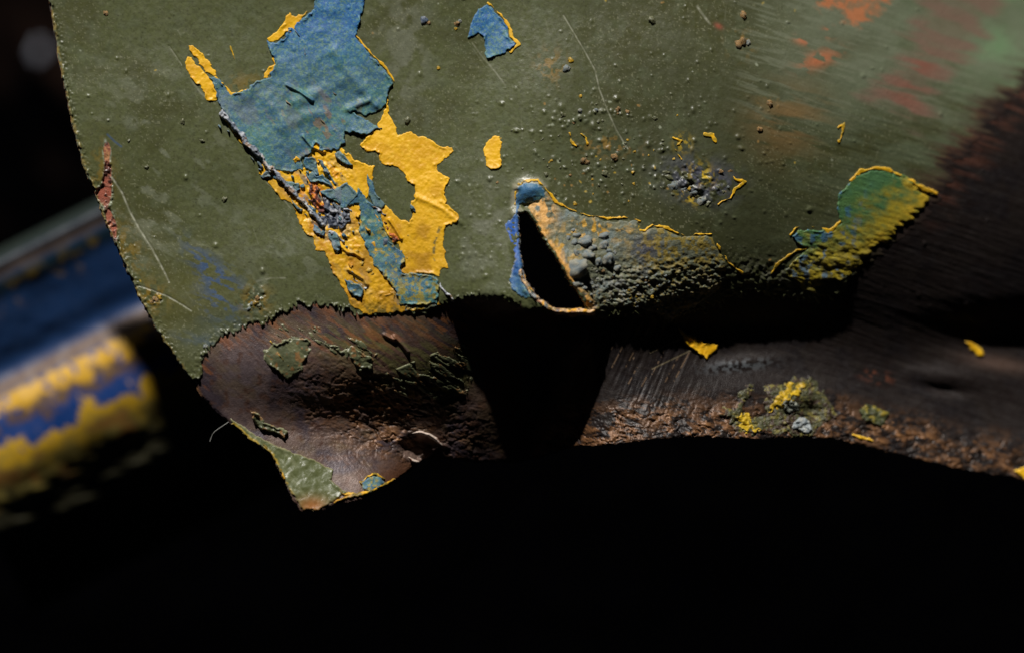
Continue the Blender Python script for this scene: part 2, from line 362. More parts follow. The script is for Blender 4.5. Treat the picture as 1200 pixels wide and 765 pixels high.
# ------------------------------------------------------------------ materials
def material(name, rough=0.5, metallic=0.0, fine=0.16, bump=0.25, spec=0.5, fscale=0.6, streak=None, coat=0.0):
    m = bpy.data.materials.new(name); m.use_nodes = True
    nt = m.node_tree; N = nt.nodes; Lk = nt.links
    b = N['Principled BSDF']
    at = N.new('ShaderNodeAttribute'); at.attribute_name = 'tint'
    tc = N.new('ShaderNodeTexCoord')
    mp = N.new('ShaderNodeMapping'); mp.inputs['Scale'].default_value = (1 / S, 1 / S, 1 / S)
    if streak is not None:
        mp.inputs['Rotation'].default_value = (0, 0, math.radians(streak))
        mp.inputs['Scale'].default_value = (0.12 / S, 1 / S, 1 / S)
    Lk.new(tc.outputs['Object'], mp.inputs['Vector'])
    n1 = N.new('ShaderNodeTexNoise'); n1.inputs['Scale'].default_value = fscale
    n1.inputs['Detail'].default_value = 4; n1.inputs['Roughness'].default_value = 0.65
    n2 = N.new('ShaderNodeTexNoise'); n2.inputs['Scale'].default_value = 0.11
    n2.inputs['Detail'].default_value = 5; n2.inputs['Roughness'].default_value = 0.6
    Lk.new(mp.outputs['Vector'], n1.inputs['Vector']); Lk.new(mp.outputs['Vector'], n2.inputs['Vector'])
    r1 = N.new('ShaderNodeMapRange'); r1.inputs['From Min'].default_value = 0.25; r1.inputs['From Max'].default_value = 0.75
    r1.inputs['To Min'].default_value = 1 - fine; r1.inputs['To Max'].default_value = 1 + fine
    Lk.new(n1.outputs['Fac'], r1.inputs['Value'])
    mx = N.new('ShaderNodeMix'); mx.data_type = 'RGBA'; mx.blend_type = 'MULTIPLY'; mx.inputs['Factor'].default_value = 1
    Lk.new(at.outputs['Color'], mx.inputs['A']); Lk.new(r1.outputs['Result'], mx.inputs['B'])
    Lk.new(mx.outputs['Result'], b.inputs['Base Color'])
    r2 = N.new('ShaderNodeMapRange'); r2.inputs['From Min'].default_value = 0.3; r2.inputs['From Max'].default_value = 0.7
    r2.inputs['To Min'].default_value = rough - 0.1; r2.inputs['To Max'].default_value = rough + 0.12
    Lk.new(n2.outputs['Fac'], r2.inputs['Value']); Lk.new(r2.outputs['Result'], b.inputs['Roughness'])
    bp = N.new('ShaderNodeBump'); bp.inputs['Strength'].default_value = bump; bp.inputs['Distance'].default_value = S * 1.2
    Lk.new(n1.outputs['Fac'], bp.inputs['Height']); Lk.new(bp.outputs['Normal'], b.inputs['Normal'])
    b.inputs['Metallic'].default_value = metallic
    b.inputs['Specular IOR Level'].default_value = spec
    b.inputs['Coat Weight'].default_value = coat
    return m
M_OLIVE = material('olive_paint', 0.36, 0, 0.1, 0.18, 0.36)
M_YELLOW = material('yellow_paint', 0.46, 0, 0.06, 0.14, 0.35)
M_BLUE = material('blue_paint', 0.5, 0, 0.34, 0.35, 0.4, 0.75)
M_METAL = material('bare_metal', 0.45, 0.2, 0.22, 0.4, 0.4, 0.5)
M_CRUST = material('corroded_paint', 0.5, 0, 0.3, 0.6, 0.4, 0.5)
M_TUBE = material('tube_paint', 0.42, 0, 0.15, 0.2, 0.45, 0.15)
M_DARK = material('black_backdrop', 0.88, 0, 0.5, 0.0, 0.0, 0.02)
M_STONE = material('pale_chip', 0.6, 0, 0.2, 0.3, 0.4)

# ------------------------------------------------------------------ mesh building
def finish(name, verts, faces, mat, parent=None, tint=None, smooth=True):
    me = bpy.data.meshes.new(name)
    verts = np.ascontiguousarray(verts, np.float32); faces = np.ascontiguousarray(faces, np.int32)
    n = faces.shape[1]
    me.vertices.add(len(verts)); me.vertices.foreach_set('co', verts.ravel())
    me.loops.add(faces.size); me.loops.foreach_set('vertex_index', faces.ravel())
    me.polygons.add(len(faces))
    me.polygons.foreach_set('loop_start', np.arange(0, faces.size, n, dtype=np.int32))
    me.update(calc_edges=True)
    if smooth: me.polygons.foreach_set('use_smooth', np.ones(len(faces), bool))
    if tint is not None:
        a = me.color_attributes.new('tint', 'FLOAT_COLOR', 'POINT')
        c = np.ones((len(verts), 4), np.float32); c[:, :3] = np.clip(tint, 0, 1)
        a.data.foreach_set('color', c.ravel())
    me.materials.append(mat)
    o = bpy.data.objects.new(name, me); COL.objects.link(o)
    if parent is not None: o.parent = parent
    return o

def clip(sdf, uu, vv, step):
    """quads of the grid where sdf > 0, its rim moved onto the outline"""
    gy, gx = np.gradient(sdf, step)
    inside = sdf > 0
    cell = inside[:-1, :-1] | inside[1:, :-1] | inside[:-1, 1:] | inside[1:, 1:]
    j, i = np.nonzero(cell)
    ny, nx = sdf.shape
    q = np.stack([j * nx + i, (j + 1) * nx + i, (j + 1) * nx + i + 1, j * nx + i + 1], 1)
    used, inv = np.unique(q.ravel(), return_inverse=True)
    q = inv.reshape(-1, 4)
    s = sdf.ravel()[used]; u = uu.ravel()[used].astype(float); v = vv.ravel()[used].astype(float)
    g2 = gx.ravel()[used] ** 2 + gy.ravel()[used] ** 2 + 1e-3
    out = s <= 0
    k = np.where(out, -s / g2, 0)
    du = k * gx.ravel()[used]; dv = k * gy.ravel()[used]
    ln = np.hypot(du, dv); f = np.minimum(1, 0.95 * step / np.maximum(ln, 1e-6))
    u += du * f; v += dv * f
    s = np.maximum(s, 0)
    return u, v, s, q, out

def local(pts, step, pad=7):
    P = np.array(pts, float)
    a = np.arange(max(U0 + 1, P[:, 0].min() - pad), min(U1 - 1, P[:, 0].max() + pad), step)
    b = np.arange(max(V0 + 1, P[:, 1].min() - pad), min(V1 - 1, P[:, 1].max() + pad), step)
    return np.meshgrid(a, b)

def coat(name, parent, mat, sdf, uu, vv, step, lift, colour_fn, ramp=1.2, relief=None, sink=1.0, curl=0.0):
    sil = samp(SIL, uu, vv) - 0.4; hs = -samp(HSD, uu, vv) - 0.3
    sdf = np.minimum(np.minimum(sdf, sil), hs)
    u, v, s, q, rim = clip(sdf, uu, vv, step)
    if len(q) == 0: return None
    t = sst(0, ramp, s)
    z = samp(H, u, v) + (lift * (sst(1060, 980, u) * 0.88 + 0.12 if name == 'olive_paint_coat' else 1) + sink) * t - sink
    if relief is not None: z = z + relief(u, v, s) * t
    if curl: z = z + curl * np.exp(-((s - ramp) / 2.2) ** 2) * t * sst(0.45, 0.7, fbm(u, v, 12, 2, 90)) * sst(1040, 980, u)
    return finish(name, place(u, v, z), q, mat, parent, colour_fn(u, v, s))

def tag(o, label=None, cat=None, kind=None, group=None):
    for k, x in (('label', label), ('category', cat), ('kind', kind), ('group', group)):
        if x: o[k] = x

sheet = bpy.data.objects.new('torn_metal_sheet', None); COL.objects.link(sheet)
tag(sheet, 'bent olive green metal sheet flaking to yellow and blue, with a torn wedge shaped hole', 'metal sheet')

# --- bare metal body: front, edge and back
def metal_colour(u, v):
    n1 = fbm(u, v, 30, 4, 100); n2 = fbm(u, v, 8, 4, 101); st = fbm(u, v, 3.0, 3, 102, 30, 8)
    c = np.broadcast_to(rgb(86, 68, 60), u.shape + (3,)).copy()
    c = paint(c, rgb(88, 76, 78), blob(u, v, 285, 440, 60, 50))
    c = paint(c, rgb(92, 76, 52), sst(0.5, 0.8, fbm(u, v, 16, 4, 110, 30, 2)) * 0.5)
    c = paint(c, rgb(60, 50, 56), sst(0.45, 0.8, n1))
    c = paint(c, rgb(78, 52, 40), sst(0.6, 0.85, n2) * 0.7)
    c = paint(c, rgb(92, 78, 76), sst(0.62, 0.9, st) * 0.3)
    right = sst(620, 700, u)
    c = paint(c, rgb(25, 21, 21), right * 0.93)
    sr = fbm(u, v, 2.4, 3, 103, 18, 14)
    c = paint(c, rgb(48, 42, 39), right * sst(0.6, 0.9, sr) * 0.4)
    lp = samp(lip, u, v)
    pt = samp(pit, u, v)
    n3 = fbm(u, v, 7, 5, 104, 12, 2, 0.75)
    c = paint(c, rgb(112, 78, 50), lp * sst(0.38, 0.62, n3) * 0.95)
    c = paint(c, rgb(148, 106, 68), lp * sst(0.6, 0.85, pt) * sst(0.5, 0.7, n3) * 0.8)
    c = paint(c, rgb(28, 22, 20), lp * sst(0.45, 0.25, pt) * 0.9)
    # rust runs on the bare strip and below the ragged edge
    near = sst(-26, -2, samp(RAG, u, v))
    c = paint(c, rgb(132, 80, 46), near * sst(0.62, 0.8, fbm(u, v, 5, 3, 105, 35, 4)) * 0.6 * sst(560, 520, u))
    c = paint(c, rgb(98, 60, 36), 0.7 * blob(u, v, 455, 575, 30, 16, -25) + 0.5 * blob(u, v, 478, 550, 30, 14, -25))
    c = paint(c, rgb(112, 116, 120), 0.9 * blob(u, v, 866, 428, 34, 6, -6) * sst(0.35, 0.7, fbm(u, v, 4, 3, 106)))  # grey glint on the lip painted into the colour
    c = paint(c, rgb(120, 96, 84), 0.5 * blob(u, v, 1170, 425, 40, 8, 10))
    c = paint(c, rgb(140, 80, 55), 0.75 * blob(u, v, 1028, 441, 15, 6, 10) * sst(0.45, 0.6, fbm(u, v, 5, 3, 107)))
    c = paint(c, rgb(92, 58, 46), sst(1060, 1120, u) * sst(-34, 0, samp(RAG, u, v)) * sst(0.3, 0.75, fbm(u, v, 6, 4, 108, 18, 6)) * 0.7 * sst(300, 230, v))
    # scratches raking across the dark flange
    for i, (x, y, l_) in enumerate([(716, 432, 48), (728, 440, 56), (742, 420, 44), (752, 452, 52), (764, 438, 50), (778, 450, 46), (790, 446, 42), (705, 430, 40), (735, 452, 30)]):
        c = paint(c, rgb(132, 108, 84), sst(-0.6, 0.5, line_sdf(u, v, [(x, y), (x + l_ * 0.42, y - l_ * 0.8)], 0.5)) * sst(0.4, 0.6, fbm(u, v, 4, 2, 109 + i)) * 0.8)
    c = paint(c, rgb(128, 116, 90), sst(-0.6, 0.5, line_sdf(u, v, [(762, 413), (798, 397)], 0.5)) * 0.8)
    c = paint(c, rgb(128, 116, 90), sst(-0.6, 0.5, line_sdf(u, v, [(764, 432), (812, 409)], 0.5)) * 0.8)
    # olive smear left on the metal, and colour at the worn rims
    c = paint(c, rgb(70, 72, 44), 0.85 * sst(0.3, 0.6, fbm(u, v, 9, 4, 120, 35, 3)) * sst(-4, 14, poly_sdf(u, v, FLAKE_E)))
    c = paint(c, rgb(170, 140, 30), 0.9 * sst(0.5, 0.62, fbm(u, v, 5, 3, 121)) * blob(u, v, 506, 458, 26, 9, -10))
    c = paint(c, rgb(104, 100, 60), 0.8 * sst(0.42, 0.62, fbm(u, v, 4, 4, 122, 33, 5)) * np.clip(blob(u, v, 430, 408, 70, 22, 18) + blob(u, v, 510, 425, 50, 30), 0, 1))
    c = paint(c, rgb(150, 96, 52), 0.6 * sst(0.55, 0.7, fbm(u, v, 4, 4, 126, 33, 5)) * np.clip(blob(u, v, 400, 390, 90, 22) + blob(u, v, 530, 380, 30, 30), 0, 1))
    hs = samp(HSD, u, v)
    rimc = sst(-11, -1, hs)
    c = paint(c, rgb(196, 150, 110), rimc * (0.35 + 0.6 * sst(0.3, 0.7, fbm(u, v, 5, 3, 123))))
    c = paint(c, rgb(214, 160, 60), rimc * sst(0.5, 0.7, fbm(u, v, 7, 3, 124)) * 0.9)
    ss = samp(SSD, u, v)
    c = paint(c, rgb(150, 120, 104), sst(-2.6, -0.8, ss) * sst(516, 511, v) * sst(484, 492, u))  # pale arcs painted where the curl catches light
    c = paint(c, rgb(110, 90, 80), sst(-3.4, -0.8, ss) * sst(522, 530, v) * sst(500, 494, u))
    e = samp(SIL, u, v)
    c = paint(c, rgb(176, 130, 90), sst(3.5, 0.5, e) * sst(0.4, 0.6, fbm(u, v, 7, 3, 125)) * sst(480, 440, v) * 0.9)
    c = paint(c, rgb(165, 92, 72), blob(u, v, 126, 218, 12, 22, 75) + blob(u, v, 131, 262, 8, 22, -15) + blob(u, v, 120, 224, 16, 10))
    return c
step = 1.0
msdf = np.minimum(SIL, -HSD)
# the covered part of the metal is kept a little below the paint
u, v, s, q, rim = clip(msdf, RU, RV, step)
z = samp(H, u, v) - 0.5 * sst(1.5, 5, samp(RAG, u, v)) - 1.5 * sst(2.5, 0, s)
n = len(u)
front = place(u, v, z)
uv_in = place(u, v, z); back = front.copy(); back[:, 2] -= 5 * S
e = np.sort(np.concatenate([q[:, [0, 1]], q[:, [1, 2]], q[:, [2, 3]], q[:, [3, 0]]]), axis=1)
d = np.concatenate([q[:, [0, 1]], q[:, [1, 2]], q[:, [2, 3]], q[:, [3, 0]]])
key = e[:, 0].astype(np.int64) * n + e[:, 1]
_, first, cnt = np.unique(key, return_index=True, return_counts=True)
be = d[first[cnt == 1]]
bl = np.unique(be); remap = np.full(n, -1); remap[bl] = np.arange(len(bl)) + n
skirt = np.stack([be[:, 1], be[:, 0], remap[be[:, 0]], remap[be[:, 1]]], 1)
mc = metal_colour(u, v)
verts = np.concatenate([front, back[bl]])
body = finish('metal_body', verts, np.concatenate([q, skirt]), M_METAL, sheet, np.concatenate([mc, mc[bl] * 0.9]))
# back face on a coarser grid
cu, cv = np.meshgrid(np.arange(U0, U1, 5.0), np.arange(V0, V1, 5.0))
cs = samp(msdf, cu, cv)
u, v, s, q, rim = clip(cs, cu, cv, 5.0)
z = samp(soft(H, 9), u, v) - 5.5
bk = finish('back_face', place(u, v, z), q[:, ::-1], M_METAL, sheet, np.broadcast_to(rgb(50, 42, 38), u.shape + (3,)))

# --- olive coat
SCR = [([(131, 208), (143, 226), (152, 248), (163, 268), (176, 288), (188, 310), (198, 330)], 0.9, 0.75),
       ([(160, 334), (178, 340), (196, 347), (212, 356), (224, 364)], 0.5, 0.6), ([(198, 54), (206, 66), (213, 76)], 0.5, 0.35),
       ([(660, 18), (672, 38), (684, 58), (697, 82), (702, 104), (712, 130), (722, 152), (735, 174)], 0.7, 0.5),
       ([(553, 50), (566, 68), (580, 84), (592, 100)], 0.6, 0.35), ([(817, 8), (824, 18), (832, 28)], 1.1, 0.6),
       ([(312, 214), (326, 226), (340, 244)], 0.6, 0.3), ([(225, 96), (236, 110), (252, 122)], 0.8, 0.3), ([(300, 330), (318, 326), (334, 326)], 0.6, 0.4)]
def olive_colour(u, v, s):
    n1 = fbm(u, v, 90, 4, 130); n2 = fbm(u, v, 14, 5, 131); n3 = fbm(u, v, 2.5, 3, 132)
    c = np.broadcast_to(rgb(84, 89, 57), u.shape + (3,)).copy()
    c = paint(c, rgb(72, 75, 50), sst(560, 760, u))  # light falloff towards the right painted into the colour
    c = paint(c, rgb(68, 69, 38), sst(0.45, 0.75, n1) * 0.7)
    c = paint(c, rgb(60, 63, 42), sst(640, 800, u) * sst(40, 150, v) * sst(960, 900, u) * 0.5)  # shaded right middle painted darker
    c = paint(c, rgb(112, 114, 98), 0.45 * np.clip(blob(u, v, 566, 290, 34, 60) + blob(u, v, 480, 40, 26, 70) + 0.6 * blob(u, v, 290, 300, 50, 40), 0, 1) * sst(0.3, 0.75, n2))  # grey sheen painted on as a pale tint
    c = paint(c, rgb(86, 93, 68), sst(0.5, 0.85, n2) * 0.45)
    c = paint(c, rgb(62, 64, 42), sst(0.55, 0.3, n3) * 0.35)
    # broad tone differences between old coats of green, then a painted sheen
    c = paint(c, rgb(84, 80, 34), 0.55 * blob(u, v, 225, 365, 60, 60) + 0.3 * blob(u, v, 110, 250, 40, 80))
    c = paint(c, rgb(110, 112, 96), 0.5 * blob(u, v, 470, 70, 30, 80) * sst(0.35, 0.7, n2) + 0.6 * blob(u, v, 568, 262, 22, 55, 12) * sst(0.2, 0.8, n2))  # bands of satin highlight painted into the colour
    # dusty pale smears
    pale = sst(0.62, 0.78, fbm(u, v, 12, 5, 133, 30, 1.8))
    c = paint(c, rgb(122, 126, 108), pale * (0.55 * blob(u, v, 180, 190, 90, 110) + 0.4 * blob(u, v, 330, 300, 70, 40)))
    c = paint(c, rgb(128, 132, 116), 0.5 * blob(u, v, 165, 142, 22, 8, -8) * sst(0.4, 0.6, n2))
    # thin worn blue on the lower left
    bl = blob(u, v, 242, 312, 12, 34, -42) + blob(u, v, 262, 350, 24, 30, -20) + 0.5 * blob(u, v, 245, 400, 40, 7, 10)
    c = paint(c, rgb(56, 82, 124), np.clip(bl, 0, 1) * sst(0.46, 0.62, fbm(u, v, 5, 4, 134, 20, 2)) * 0.75)
    c = paint(c, rgb(74, 84, 72), np.clip(blob(u, v, 250, 385, 50, 24, -30), 0, 1) * 0.55)
    # yellow brown staining
    ys = np.clip(blob(u, v, 300, 352, 16, 16) + blob(u, v, 178, 350, 16, 16) + 0.6 * blob(u, v, 150, 290, 14, 34, -28) + 0.6 * blob(u, v, 120, 205, 14, 34) + 0.5 * blob(u, v, 286, 98, 26, 12, -10), 0, 1)
    c = paint(c, rgb(132, 104, 28), ys * sst(0.42, 0.62, fbm(u, v, 6, 4, 135)) * 0.85)
    pr = np.random.default_rng(31)
    for i in range(60):
        x, y = (pr.uniform(90, 980), pr.uniform(-20, 340)) if i < 34 else (pr.normal(700, 50), pr.normal(190, 40))
        m = (abs(u - x) < 9) & (abs(v - y) < 9)
        if m.any():
            k = sst(0.3, 0.7, blob(u[m], v[m], x, y, pr.uniform(1.2, 3.0), pr.uniform(1.0, 1.8), pr.uniform(0, 180)) * (0.6 + 0.8 * n3[m]))
            c[m] = paint(c[m], [rgb(176, 150, 56), rgb(150, 118, 66), rgb(150, 156, 134)][i % 3], k * 0.85)
    c = paint(c, rgb(146, 112, 50), 0.6 * sst(0.55, 0.68, fbm(u, v, 6, 3, 138)) * np.clip(blob(u, v, 645, 78, 16, 18) + blob(u, v, 868, 52, 14, 14) + blob(u, v, 905, 125, 16, 10) + blob(u, v, 712, 170, 30, 12), 0, 1))
    # broken crust to bare rust at the left rim
    rr = np.clip(blob(u, v, 125, 176, 5, 11) + blob(u, v, 126, 208, 5, 22) + blob(u, v, 121, 228, 10, 11) + blob(u, v, 130, 262, 6, 24, -14), 0, 1)
    c = paint(c, rgb(150, 158, 138), sst(0.25, 0.45, rr) * sst(0.4, 0.6, fbm(u, v, 3, 2, 139)) * 0.8)
    n5 = fbm(u, v, 4, 4, 155)
    c = paint(c, rgb(146, 90, 72), sst(0.42, 0.6, rr + 0.5 * (n2 - 0.5)))
    c = paint(c, rgb(70, 44, 40), sst(0.42, 0.6, rr + 0.5 * (n2 - 0.5)) * sst(0.55, 0.72, n5))
    c = paint(c, rgb(190, 140, 96), sst(0.42, 0.6, rr + 0.5 * (n2 - 0.5)) * sst(0.42, 0.28, n5) * 0.8)
    c = paint(c, rgb(60, 82, 110), 0.8 * sst(-1, 1.2, line_sdf(u, v, [(126, 158), (134, 166), (142, 172)], 1.2)))
    c = paint(c, rgb(150, 160, 150), 0.7 * sst(-1, 1.5, line_sdf(u, v, [(119, 150), (121, 158), (124, 168)], 1.8)) * sst(0.3, 0.6, n2))
    c = paint(c, rgb(140, 140, 112), 0.45 * sst(0.86, 0.93, fbm(u, v, 1.7, 2, 161)) * sst(0.35, 0.6, n1))
    c = paint(c, rgb(44, 42, 26), 0.5 * sst(0.12, 0.05, fbm(u, v, 1.9, 2, 162)) * sst(0.6, 0.4, n1))
    # scratches
    for p, w, a in SCR:
        c = paint(c, rgb(168, 168, 150), a * sst(-0.9, 0.5, line_sdf(u, v, p, w)) * (0.45 + 0.55 * sst(0.35, 0.6, fbm(u, v, 5, 3, 141))))
    dirs = np.random.default_rng(77)
    for i in range(46):
        x, y = dirs.uniform(90, 860), dirs.uniform(-20, 340); a = math.radians(dirs.normal(55, 25)); l_ = dirs.uniform(5, 26)
        c = paint(c, rgb(132, 134, 112), 0.3 * dirs.random() * sst(-0.8, 0.4, line_sdf(u, v, [(x, y), (x + l_ * math.cos(a), y + l_ * math.sin(a))], 0.35, 8)))
    # purple grey scab
    sb = blob(u, v, 812, 210, 36, 24, 15) + 0.6 * blob(u, v, 846, 215, 22, 20)
    c = paint(c, rgb(74, 76, 92), np.clip(sb, 0, 1) * sst(0.3, 0.6, fbm(u, v, 9, 4, 142)) * 0.85)
    c = paint(c, rgb(190, 160, 40), sst(0.5, 0.64, fbm(u, v, 4, 3, 143)) * np.clip(blob(u, v, 822, 204, 14, 10, 30) + 0.8 * blob(u, v, 800, 168, 9, 9) + 0.8 * blob(u, v, 806, 232, 14, 5, 30), 0, 1))
    # the many coats showing through at the right: greens, flesh pinks and orange
    w1 = sst(860, 1000, u)
    st = fbm(u, v, 9, 4, 144, 16, 5)
    c = paint(c, rgb(94, 104, 82), w1 * sst(0.2, 0.75, 0.5 * st + 0.5 * fbm(u, v, 30, 3, 163)) * 0.6 * sst(300, 150, v))
    c = paint(c, rgb(112, 116, 96), sst(830, 900, u) * sst(190, 90, v) * sst(0.5, 0.8, fbm(u, v, 3, 3, 157, 17, 9)) * 0.6)
    g = np.clip(blob(u, v, 1190, 40, 44, 70) + 0.8 * blob(u, v, 1172, 78, 44, 30) + 0.35 * blob(u, v, 1080, 30, 30, 60, 30) + sst(1190, 1260, u) * 0.6, 0, 1)
    c = paint(c, rgb(104, 140, 98), g * (0.35 + 0.65 * sst(0.3, 0.7, fbm(u, v, 22, 4, 156, 25, 1.6))))
    c = paint(c, rgb(110, 116, 96), sst(860, 960, u) * sst(170, 60, v) * (0.3 + 0.5 * fbm(u, v, 26, 4, 164)))
    p = sst(-16, 14, poly_sdf(u, v, [(1018, 118), (1044, 78), (1076, 30), (1090, -20), (1170, -20), (1150, 40), (1110, 84), (1074, 142)]) + 34 * (st - 0.5))
    c = paint(c, rgb(118, 98, 84), p * (0.45 + 0.5 * sst(0.3, 0.7, st)))
    c = paint(c, rgb(134, 82, 68), p * 0.6 * (blob(u, v, 1082, 76, 18, 12) + blob(u, v, 1065, 110, 26, 26)) * sst(0.35, 0.6, st))
    o = sst(-6, 8, poly_sdf(u, v, [(958, -40), (962, 8), (985, 14), (1000, 30), (1022, 20), (1046, -6), (1060, -40)]) + 20 * (fbm(u, v, 6, 3, 145, 20, 2) - 0.5))
    c = paint(c, rgb(178, 112, 74), o * (0.4 + 0.5 * sst(0.35, 0.65, fbm(u, v, 7, 4, 160))))
    o2 = np.clip(blob(u, v, 960, 70, 22, 9, -20) + blob(u, v, 972, 38, 7, 6) + blob(u, v, 942, 48, 10, 5, 10), 0, 1) * sst(0.4, 0.55, fbm(u, v, 6, 3, 146, 20, 2.5))
    c = paint(c, rgb(186, 106, 70), o2 * 0.75)
    c = paint(c, rgb(122, 96, 60), 0.8 * blob(u, v, 925, 142, 38, 42, 70) * sst(0.25, 0.6, st))
    c = paint(c, rgb(120, 66, 50), sst(26, 3, s) * w1 * sst(1060, 1110, u) * sst(0.35, 0.6, fbm(u, v, 7, 3, 147, 18, 4)) * 0.8)
    c = paint(c, rgb(160, 84, 68), 0.7 * blob(u, v, 842, 31, 5, 3, 30))
    wear = sst(46, 2, s + 26 * (fbm(u, v, 5, 4, 158, 17, 6) - 0.5)) * sst(980, 1060, u)
    c = paint(c, rgb(70, 52, 44), wear * 0.75)
    wear2 = sst(24, 2, s + 22 * (fbm(u, v, 4, 4, 159, 17, 8) - 0.5)) * sst(980, 1060, u)
    c = paint(c, rgb(46, 37, 34), wear2)
    # pale broken lip where the film ends
    edge = sst(2.6, 0.6, s) * sst(560, 500, u)
    c = paint(c, rgb(140, 146, 122), edge * 0.7)
    c = paint(c, rgb(150, 128, 62), sst(4.5, 0.5, samp(SIL, u, v)) * sst(0.35, 0.6, fbm(u, v, 5, 3, 148)) * 0.8)
    # crust between hole and ridge
    c = paint(c, rgb(110, 108, 96), 0.5 * blob(u, v, 905, 325, 46, 16, 10) * sst(0.5, 0.7, fbm(u, v, 4, 3, 149)))
    halo = sst(8, 1, -samp(region_cap, u, v)) * sst(260, 235, v)
    c = paint(c, rgb(176, 170, 150), 0.55 * halo * sst(0.3, 0.6, n2))
    return c
region_cap = region(BLUE['cap'], 1.2, 6, 21)
osd = RAG.copy()
# bare windows rubbed through the olive along the left rim
def olive_relief(u, v, s):
    rr = np.clip(blob(u, v, 126, 208, 5, 22) + blob(u, v, 121, 228, 10, 11) + blob(u, v, 130, 262, 6, 24, -14), 0, 1)
    r = -2.2 * sst(0.42, 0.6, rr + 0.3 * (fbm(u, v, 14, 5, 131) - 0.5))
    r = r + 4.5 * (fbm(u, v, 4, 4, 155) - 0.5) * sst(0.1, 0.5, rr)
    sc_ = blob(u, v, 298, 350, 14, 13) + blob(u, v, 182, 350, 10, 8)
    r = r + 5 * (fbm(u, v, 4.5, 3, 150) - 0.5) * np.clip(sc_, 0, 1)
    r = r + 7 * (fbm(u, v, 6, 3, 151) - 0.4) * np.clip(blob(u, v, 815, 215, 32, 18, 22), 0, 1)
    r = r + 3.5 * (fbm(u, v, 4.5, 3, 152) - 0.5) * np.clip(blob(u, v, 895, 325, 60, 22, 5), 0, 1)
    r = r + 1.4 * (fbm(u, v, 2.4, 2, 153) - 0.5) * sst(14, 3, s) * sst(1030, 960, u)
    for p, w, a in SCR[:4]:
        r = r - 0.9 * sst(-0.8, 0.5, line_sdf(u, v, p, w))
    return r
ol = coat('olive_paint_coat', sheet, M_OLIVE, osd, RU, RV, 1.0, 1.9, olive_colour, ramp=1.4, relief=olive_relief, sink=0.8, curl=2.2)

# --- yellow patches
def yellow_fn(dull=0.0, seed=0):
    def f(u, v, s):
        n1 = fbm(u, v, 16, 4, 160 + seed); n2 = fbm(u, v, 4, 4, 165 + seed)
        c = np.broadcast_to(rgb(232, 178, 26), u.shape + (3,)).copy()
        c = paint(c, rgb(206, 150, 16), sst(0.4, 0.75, n1) * 0.6)
        c = paint(c, rgb(243, 196, 60), sst(0.62, 0.85, n2) * 0.5)
        c = paint(c, rgb(245, 212, 120), sst(1.3, 0.3, s) * 0.4)
        if dull: c = paint(c, rgb(120, 110, 34), dull * sst(0.3, 0.7, n2))
        low = sst(200, 300, v) * (u < 560)
        c = paint(c, rgb(180, 132, 28), low * (0.35 + 0.6 * sst(0.3, 0.7, n1)))
        ca = poly_c(u, v)
        gr = fbm(u, v, 5, 4, 170, 50, 2)
        c = paint(c, rgb(196, 112, 34), np.clip(ca * sst(0.56, 0.72, gr) * 0.8, 0, 1))
        c = paint(c, rgb(88, 98, 100), ca * sst(0.6, 0.68, fbm(u, v, 6, 4, 171, 50, 2)) * 0.9)
        c = paint(c, rgb(60, 76, 60), 0.8 * sst(-1.5, 1.2, line_sdf(u, v, [(516, 266), (509, 284), (508, 300), (514, 312), (522, 318)], 1.4)) * sst(0.35, 0.6, n2))
        c = paint(c, rgb(60, 90, 96), sst(320, 345, v) * sst(455, 475, u) * sst(0.42, 0.55, fbm(u, v, 4.5, 4, 172)) * 0.9 * (u < 560))
        c = paint(c, rgb(84, 82, 40), sst(350, 366, v) * sst(0.35, 0.6, fbm(u, v, 5, 4, 173)) * 0.8 * (u < 560))
        return c
    return f
def poly_c(u, v):
    return np.clip(blob(u, v, 378, 212, 24, 24) + blob(u, v, 378, 250, 22, 26) + 0.55 * blob(u, v, 400, 285, 22, 30) + 0.45 * blob(u, v, 418, 335, 20, 18) + 0.5 * blob(u, v, 345, 215, 22, 16), 0, 1)
def yrel(u, v, s):
    return (0.5 + 1.2 * poly_c(u, v)) * (fbm(u, v, 7, 3, 175) - 0.5) + 0.3 * (fbm(u, v, 2.6, 2, 176) - 0.5)
for i, (k, pts) in enumerate(YEL.items()):
    uu, vv = local(pts, 0.7)
    wu, wv = warp(uu, vv, 1.7, 5, 180 + i)
    o = coat('yellow_paint_patch', sheet, M_YELLOW, poly_sdf(wu, wv, pts), uu, vv, 0.7, 2.6, yellow_fn(0.0, i), relief=yrel, sink=0.2, curl=1.2)
for i, (k, (pts, w)) in enumerate(YLINE.items()):
    uu, vv = local(pts, 0.6)
    wu, wv = warp(uu, vv, 1.0, 6, 200 + i)
    sd = line_sdf(wu, wv, pts, w) + 3.2 * (fbm(uu, vv, 10, 3, 220 + i) - 0.56)
    coat('yellow_edge_lip' if k.startswith('lip') else 'yellow_chip', sheet, M_YELLOW, sd, uu, vv, 0.6, 3.1, yellow_fn(0.7 if k in ('lip_scab', 'lip_low') or k.startswith('mark') else 0.3, i), ramp=1.0, sink=0.2)

